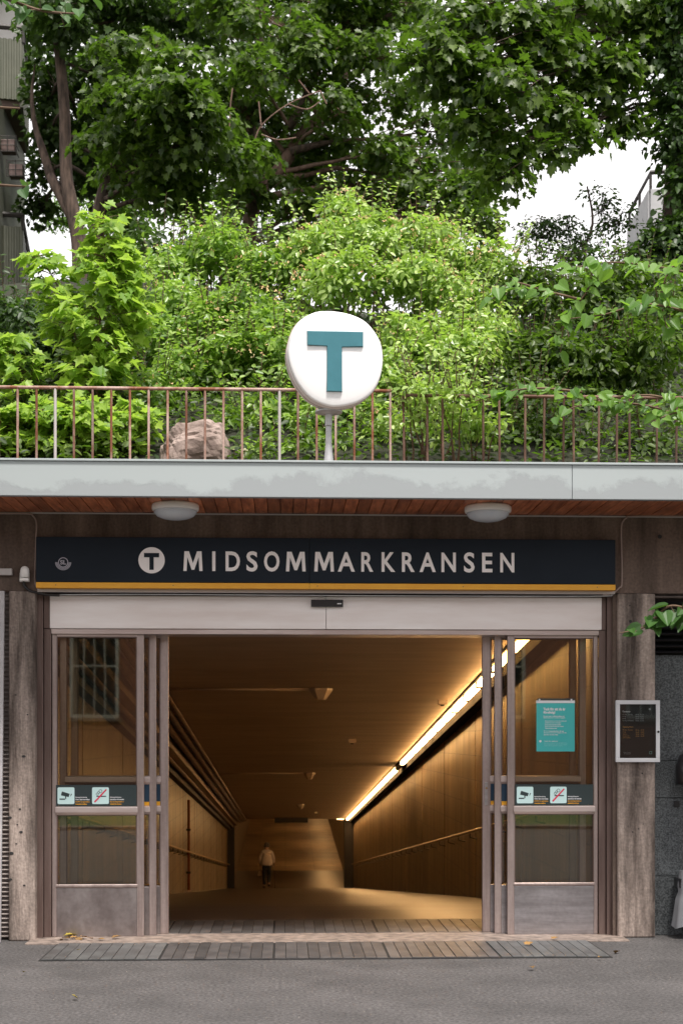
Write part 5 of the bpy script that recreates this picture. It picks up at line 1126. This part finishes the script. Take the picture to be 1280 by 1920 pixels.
# maple sapling at left: shoots with paired big leaves
def sapling(label, stems, lm, lsize, Y, kind='maple', cat='tree', name='maple_sapling', nper=36, spread=60, group=None):
    b = W(*stems[0][0][0], Y); b.z = gz(b.x, Y) - .05
    t = thing(name, label, cat, tuple(b), group); sm = MB(); PP, NN, HH, SS = [], [], [], []
    for path, yy, sp in stems:
        pts = smooth_path([W(x, y, yy) for x, y in path], 6); L_ = len(pts)
        sm.tube(pts, [.016 - .012 * i / (L_ - 1) for i in range(L_)], 6)
        for i in range(2, L_):
            for s in range(8 if i < L_ - 2 else 9):
                a = random.uniform(0, 2 * math.pi); k = (1 - .65 * i / L_)
                d = Vector((math.cos(a), math.sin(a) * .8 - .25, random.uniform(-.05, .35))); ln = random.uniform(.15, 1) * sp * k * (yy + 10.75) / F
                tip = pts[i] + d * ln; limb(sm, pts[i], tip, .0035, .0018, .05, 3, sides=4)
                nl = 1 + int(ln / (lsize * .75)) * 2
                for j in range(nl):
                    q = pts[i].lerp(tip, 1 - .33 * (j // 2) * (.8 if nl > 1 else 0)) + Vector((random.uniform(-1, 1), random.uniform(-1, 1), random.uniform(-1, 1))) * .03
                    dd = d.copy(); dd.rotate(Matrix.Rotation(random.choice((-1, 1)) * random.uniform(.2, 1.1), 3, 'Z'))
                    PP.append(q); HH.append((dd.x, dd.y, -random.uniform(.1, .7))); NN.append((random.gauss(0, .5) + dd.x * .3, random.gauss(-.45, .5), 1)); SS.append(lsize * random.uniform(.6, 1.15))
    sm.build('stems', twig_m, t, kind='stuff'); leaves(t, kind, PP, NN, HH, SS, lm, 300); return t
sapling('tall bright green maple sapling with a top shoot at the left', [([(185, 840), (182, 720), (188, 600), (197, 500), (193, 410)], 1.9, 120), ([(190, 760), (150, 660), (120, 560), (75, 480)], 2.1, 90), ([(190, 700), (235, 610), (225, 520), (215, 470)], 2.0, 80), ([(60, 800), (40, 700), (20, 640)], 2.0, 80)], lm_maple_bright, .135, 1.9)
sapling('low bright maple sapling behind the railing at the left', [([(70, 860), (75, 800), (85, 770)], 1.3, 110), ([(150, 870), (150, 810), (160, 770)], 1.2, 110), ([(225, 870), (235, 800), (250, 760)], 1.3, 90), ([(20, 860), (15, 800), (15, 780)], 1.3, 90)], lm_maple_bright, .12, 1.25)

# arching linden branches at the right
def arch_branch(label, paths, lm, lsize, kind='heart', name='linden_branch', droop=.55, dens=.045, cat='branch', side=.12, group=None):
    b = W(*paths[0][0][0], paths[0][1]); t = thing(name, label, cat, tuple(b), group); sm = MB(); PP, NN, HH, SS = [], [], [], []
    for path, yy, sd in paths:
        sm = MB(); pt_ = MB(); pts = smooth_path([W(x, y, yy) for x, y in path], 8); L_ = len(pts)
        sm.tube(pts, [.012 - .008 * i / (L_ - 1) for i in range(L_)], 6)
        acc = 0
        for i in range(1, L_):
            seg = (pts[i] - pts[i - 1]); k = int(seg.length / dens + random.random()); d = seg.normalized()
            for j in range(k):
                p = pts[i - 1] + seg * ((j + .5) / k)
                for s in (-1, 1):
                    if random.random() < .12: continue
                    o_ = Vector((random.gauss(0, .02), s * random.uniform(.0, sd) - .02, random.uniform(-.05, .03)))
                    hd = Vector((d.x * .5 + random.gauss(0, .45), s * .6 - .2, -droop + random.gauss(0, .35)))
                    q = p + o_; pt_.tube([p, q], .002, 4)
                    PP.append(q); HH.append(hd); NN.append((random.gauss(0, .5), random.gauss(-.6, .45), .8)); SS.append(lsize * random.uniform(.45, 1.2))
        sm.build('stem', twig_m, t)
        if pt_.v: pt_.build('leaf_stalks', twig_m, t, kind='stuff')
    leaves(t, kind, PP, NN, HH, SS, lm, 300); return t
arch_branch('lower bright linden branch arching over the right railing', [([(1320, 800), (1230, 765), (1150, 755), (1080, 762), (1040, 785)], .2, .1), ([(1320, 780), (1240, 745), (1180, 742), (1110, 750)], .1, .1), ([(1090, 735), (1010, 728), (950, 735), (890, 752)], .3, .06), ([(1330, 770), (1280, 770), (1220, 790)], .0, .08)], lm_linden, .105, dens=.042)
arch_branch('upper linden branch reaching left above the dark shrub', [([(1330, 520), (1230, 500), (1140, 492), (1060, 505)], .9, .16), ([(1080, 560), (1020, 545), (960, 530), (925, 560)], .8, .14), ([(1310, 590), (1210, 570), (1130, 590), (1040, 600)], .8, .14), ([(1110, 500), (1100, 545), (1060, 600), (1050, 660)], .9, .1), ([(1330, 480), (1260, 500), (1240, 560), (1250, 620)], .9, .16)], lm_linden, .12, dens=.06)
arch_branch('small leafy twig hanging in front of the right pier', [([(1330, 1150), (1285, 1140), (1250, 1138), (1215, 1172), (1185, 1182), (1160, 1187)], -.75, .035), ([(1330, 1180), (1290, 1160), (1262, 1150)], -.7, .04)], lm_near, .115, dens=.085)
arch_branch('dark leaves of an overhanging branch in the upper left corner', [([(-60, -30), (20, 0), (80, 20), (150, 26)], -3.0, .1), ([(-60, -20), (40, -15), (140, -12), (250, -20)], -2.8, .1)], lm_near, .085, dens=.06, name='leafy_branch')
arch_branch('few dark leaves at the left edge in front of the balconies', [([(-60, 190), (-10, 200), (38, 203)], -3.0, .02), ([(-60, 340), (-10, 346), (55, 350)], -3, .02)], lm_near, .07, dens=.085, name='leafy_branch')

# boulder
from mathutils import noise as mn
bo = W(362, 822, 1.0); bmh = MB(); n, m_ = 60, 36; vs = []
for j in range(m_ + 1):
    for k in range(n):
        th = math.pi * j / m_; ph = 2 * math.pi * k / n; d = Vector((math.sin(th) * math.cos(ph), math.sin(th) * math.sin(ph), math.cos(th)))
        r = 1 + .22 * mn.noise(d * 1.3 + Vector((3, 1, 7))) + .12 * mn.noise(d * 3.1) + .05 * mn.noise(d * 8) + .025 * mn.noise(d * 19)
        d = Vector((math.copysign(abs(d.x) ** .75, d.x), d.y, math.copysign(abs(d.z) ** .7, d.z)))
        vs.append((bo.x + .02 + d.x * r * .27, 1.05 + d.y * r * .25, bo.z - .12 + d.z * r * .24 + .06 * d.x))
bmh.add(vs, [(j * n + k, (j + 1) * n + k, (j + 1) * n + (k + 1) % n, j * n + (k + 1) % n) for j in range(m_) for k in range(n)])
tag(bmh.build('boulder', boulder_m), 'pinkish granite boulder behind the railing left of centre', 'rock')

# ground cover at the roof edge
t = []
N = 11000; xs_ = rng.uniform(-3.2, 4.2, N); ys_ = rng.uniform(.55, 4.5, N); zs_ = np.array([hill_z(a, b) for a, b in zip(xs_, ys_)]) + rng.uniform(0, .30, N)
keep = np.abs(xs_ - bo.x) > .28; keep |= ys_ > 1.35
pos = np.stack([xs_, ys_, zs_], 1)[keep]; M_ = len(pos)
def ground_cover():
    o = leaves(None, 'oval', pos, UP + rng.normal(0, .5, (M_, 3)) - np.array([0, .4, 0]), rng.normal(0, 1, (M_, 3)), .05 + .05 * rng.random(M_), lm_maple, 0, mass='ground_cover')
    o['label'] = 'low green ground cover on the slope behind the railing'; o['category'] = 'ground cover'
ground_cover()
# cow-parsley heads by the boulder
for px, py, lab in ((439, 842, 'left white flower head beside the boulder'), (450, 848, 'middle white flower head beside the boulder'), (459, 844, 'right white flower head beside the boulder')):
    p = W(px, py, .9); f = thing('wild_flower', lab, 'flower', (p.x, p.y, 3.4), 'white flower heads beside the boulder')
    m = MB()
    for k in range(14):
        c = p + Vector((random.uniform(-.022, .022), random.uniform(-.02, .02), random.uniform(-.008, .01))); s = .006
        m.add([c + Vector((-s, 0, 0)), c + Vector((0, -s, s * .5)), c + Vector((s, 0, 0)), c + Vector((0, s, s)), c + Vector((0, 0, s * 1.5))], [(0, 1, 4), (1, 2, 4), (2, 3, 4), (3, 0, 4)])
    m.build('petals', flower_w, f); MB().tube([(p.x, p.y + .02, hill_z(p.x, p.y) - .02), p], .003, 5).build('stem', twig_m, f)

# roadside trees whose overhanging twigs reach into the picture from both sides
for nm, lab, base, top, cl in (('linden_tree', 'linden tree standing just outside the view at the right, its twigs reaching in', (6.3, -1.9, 0), 7.0, [((5.0, -1.9, 5.2), (1.6, 1.5, 1.2)), ((6.6, -2.6, 6.0), (1.8, 1.6, 1.5)), ((6.3, -.9, 4.2), (1.5, .7, 1.0)), ((5.6, -3.6, 4.6), (1.6, 1.5, 1.2))]),
                               ('linden_tree', 'linden tree standing just outside the view at the left, its branch hanging into the corner', (-5.2, -4.2, 0), 7.5, [((-4.0, -3.4, 5.6), (1.5, 1.4, 1.2)), ((-5.4, -4.8, 6.4), (1.8, 1.8, 1.5)), ((-4.6, -2.2, 4.6), (1.6, 1.1, 1.1)), ((-4.4, -5.6, 4.8), (1.6, 1.5, 1.2))])):
    bx_, by_, _ = base
    tree(nm, lab, 'tree', [Vector(base), Vector((bx_ + .05, by_, 2)), Vector((bx_ - .05, by_ + .1, 4.5)), Vector((bx_, by_, top))], .14, .04, [(np.array(a_), np.array(b_)) for a_, b_ in cl], 'heart', .11, .55, lm_near, parts=0, group='linden trees by the pavement')

# ------------------------------------------------------------------ fallen leaves and litter
dry = mat('dry_leaf', (0.16, 0.08, 0.03), (0.34, 0.2, 0.06), rough=.8, scale=20, vary=.3); yel = mat('yellow_leaf', (0.30, 0.23, 0.03), rough=.7)
LEAFMESH2 = {}
for key, mm in (('dry', dry), ('yel', yel)):
    T, polys = TPL['maple']; me = bpy.data.meshes.new('fallen_leaf'); me.from_pydata([tuple(v) for v in T], [], polys); me.materials.append(mm); LEAFMESH2[key] = me
FL = [(141, 1760, 'yel', .10, 'yellow fallen leaf at the foot of the left door panel'), (133, 1764, 'dry', .07, 'dry leaf just left of the yellow leaf in the litter at the left door panel'), (120, 1765, 'dry', .06, 'dry leaf at the left end of the litter heap by the left door panel'), (152, 1765, 'dry', .08, 'larger dry leaf touching the yellow leaf at the left door panel'), (160, 1763, 'dry', .06, 'dry leaf to the right of the large dry one by the left door panel'), (172, 1766, 'dry', .05, 'small curled dry leaf right of the litter heap by the left door panel'), (112, 1767, 'dry', .05, 'outermost small dry leaf of the litter at the corner of the left mat'), (212, 1764, 'dry', .07, 'lone dry leaf on the threshold under the left kick plate'), (186, 1767, 'dry', .05, 'small dry leaf on the threshold between litter heap and lone leaf'),
      (988, 1777, 'dry', .075, 'brown fallen leaf standing on the mat at the right'), (1036, 1766, 'dry', .06, 'brown fallen leaf against the right kick plate'), (995, 1819, 'dry', .05, 'small reddish fallen leaf on the pavement below the right mat'), (1158, 1789, 'dry', .06, 'fallen leaf on dark pavement near the right pier'), (1126, 1801, 'dry', .035, 'tiny fallen leaf at the corner of the right mat'),
      (146, 1789, 'yel', .03, 'tiny yellow leaf on the left mat'), (137, 1876, 'yel', .045, 'pale leaf scrap on the pavement at the lower left'), (46, 1830, 'yel', .03, 'tiny pale leaf scrap near the left edge')]
for px, py, key, s, lab in FL:
    dd = 1.5 * F / (py - HOR); s_ = (px - CX); Yg = CAM.y + dd * math.cos(YAW) - s_ * dd / F * math.sin(YAW); p = W(px, py, Yg)
    o = bpy.data.objects.new('fallen_leaf', LEAFMESH2[key]); col.objects.link(o)
    o.matrix_basis = Matrix.Translation((p.x, p.y, .03 if key == 'yel' else .024)) @ Matrix.Rotation(random.random() * 6, 4, 'Z') @ Matrix.Rotation(random.uniform(-.7, .7), 4, 'X') @ Matrix.Scale(s, 4)
    tag(o, lab or 'dry brown leaf in the litter at the foot of the left door panel', 'leaf', 'fallen leaves')

# grit gathered along the threshold and scattered over the pavement
m = MB()
for k_ in range(520):
    if k_ < 300: gx_, gy_ = random.uniform(-2.2, 2.9), -1.1 - abs(random.gauss(0, .12)) if random.random() < .4 else -.325 - random.random() * .02
    else: gx_, gy_ = random.uniform(-2.2, 2.9), random.uniform(-3.2, -1.1)
    r_ = random.uniform(.0015, .0045); a_ = random.random() * 3
    c_ = Vector((gx_, gy_, (.013 if gy_ > -1.09 else 0)))
    m.add([c_ + Vector((r_ * math.cos(a_ + t_), r_ * math.sin(a_ + t_), 0)) for t_ in (0, 2.1, 4.2)] + [c_ + Vector((0, 0, r_))], [(0, 1, 3), (1, 2, 3), (2, 0, 3)])
g_ = m.build('grit', mat('grit_stone', (0.10, 0.085, 0.07), (0.34, 0.30, 0.26), rough=.9, scale=30), None, kind='stuff')
g_['label'] = 'fine grit scattered on the pavement and along the mat edge'; g_['category'] = 'grit'
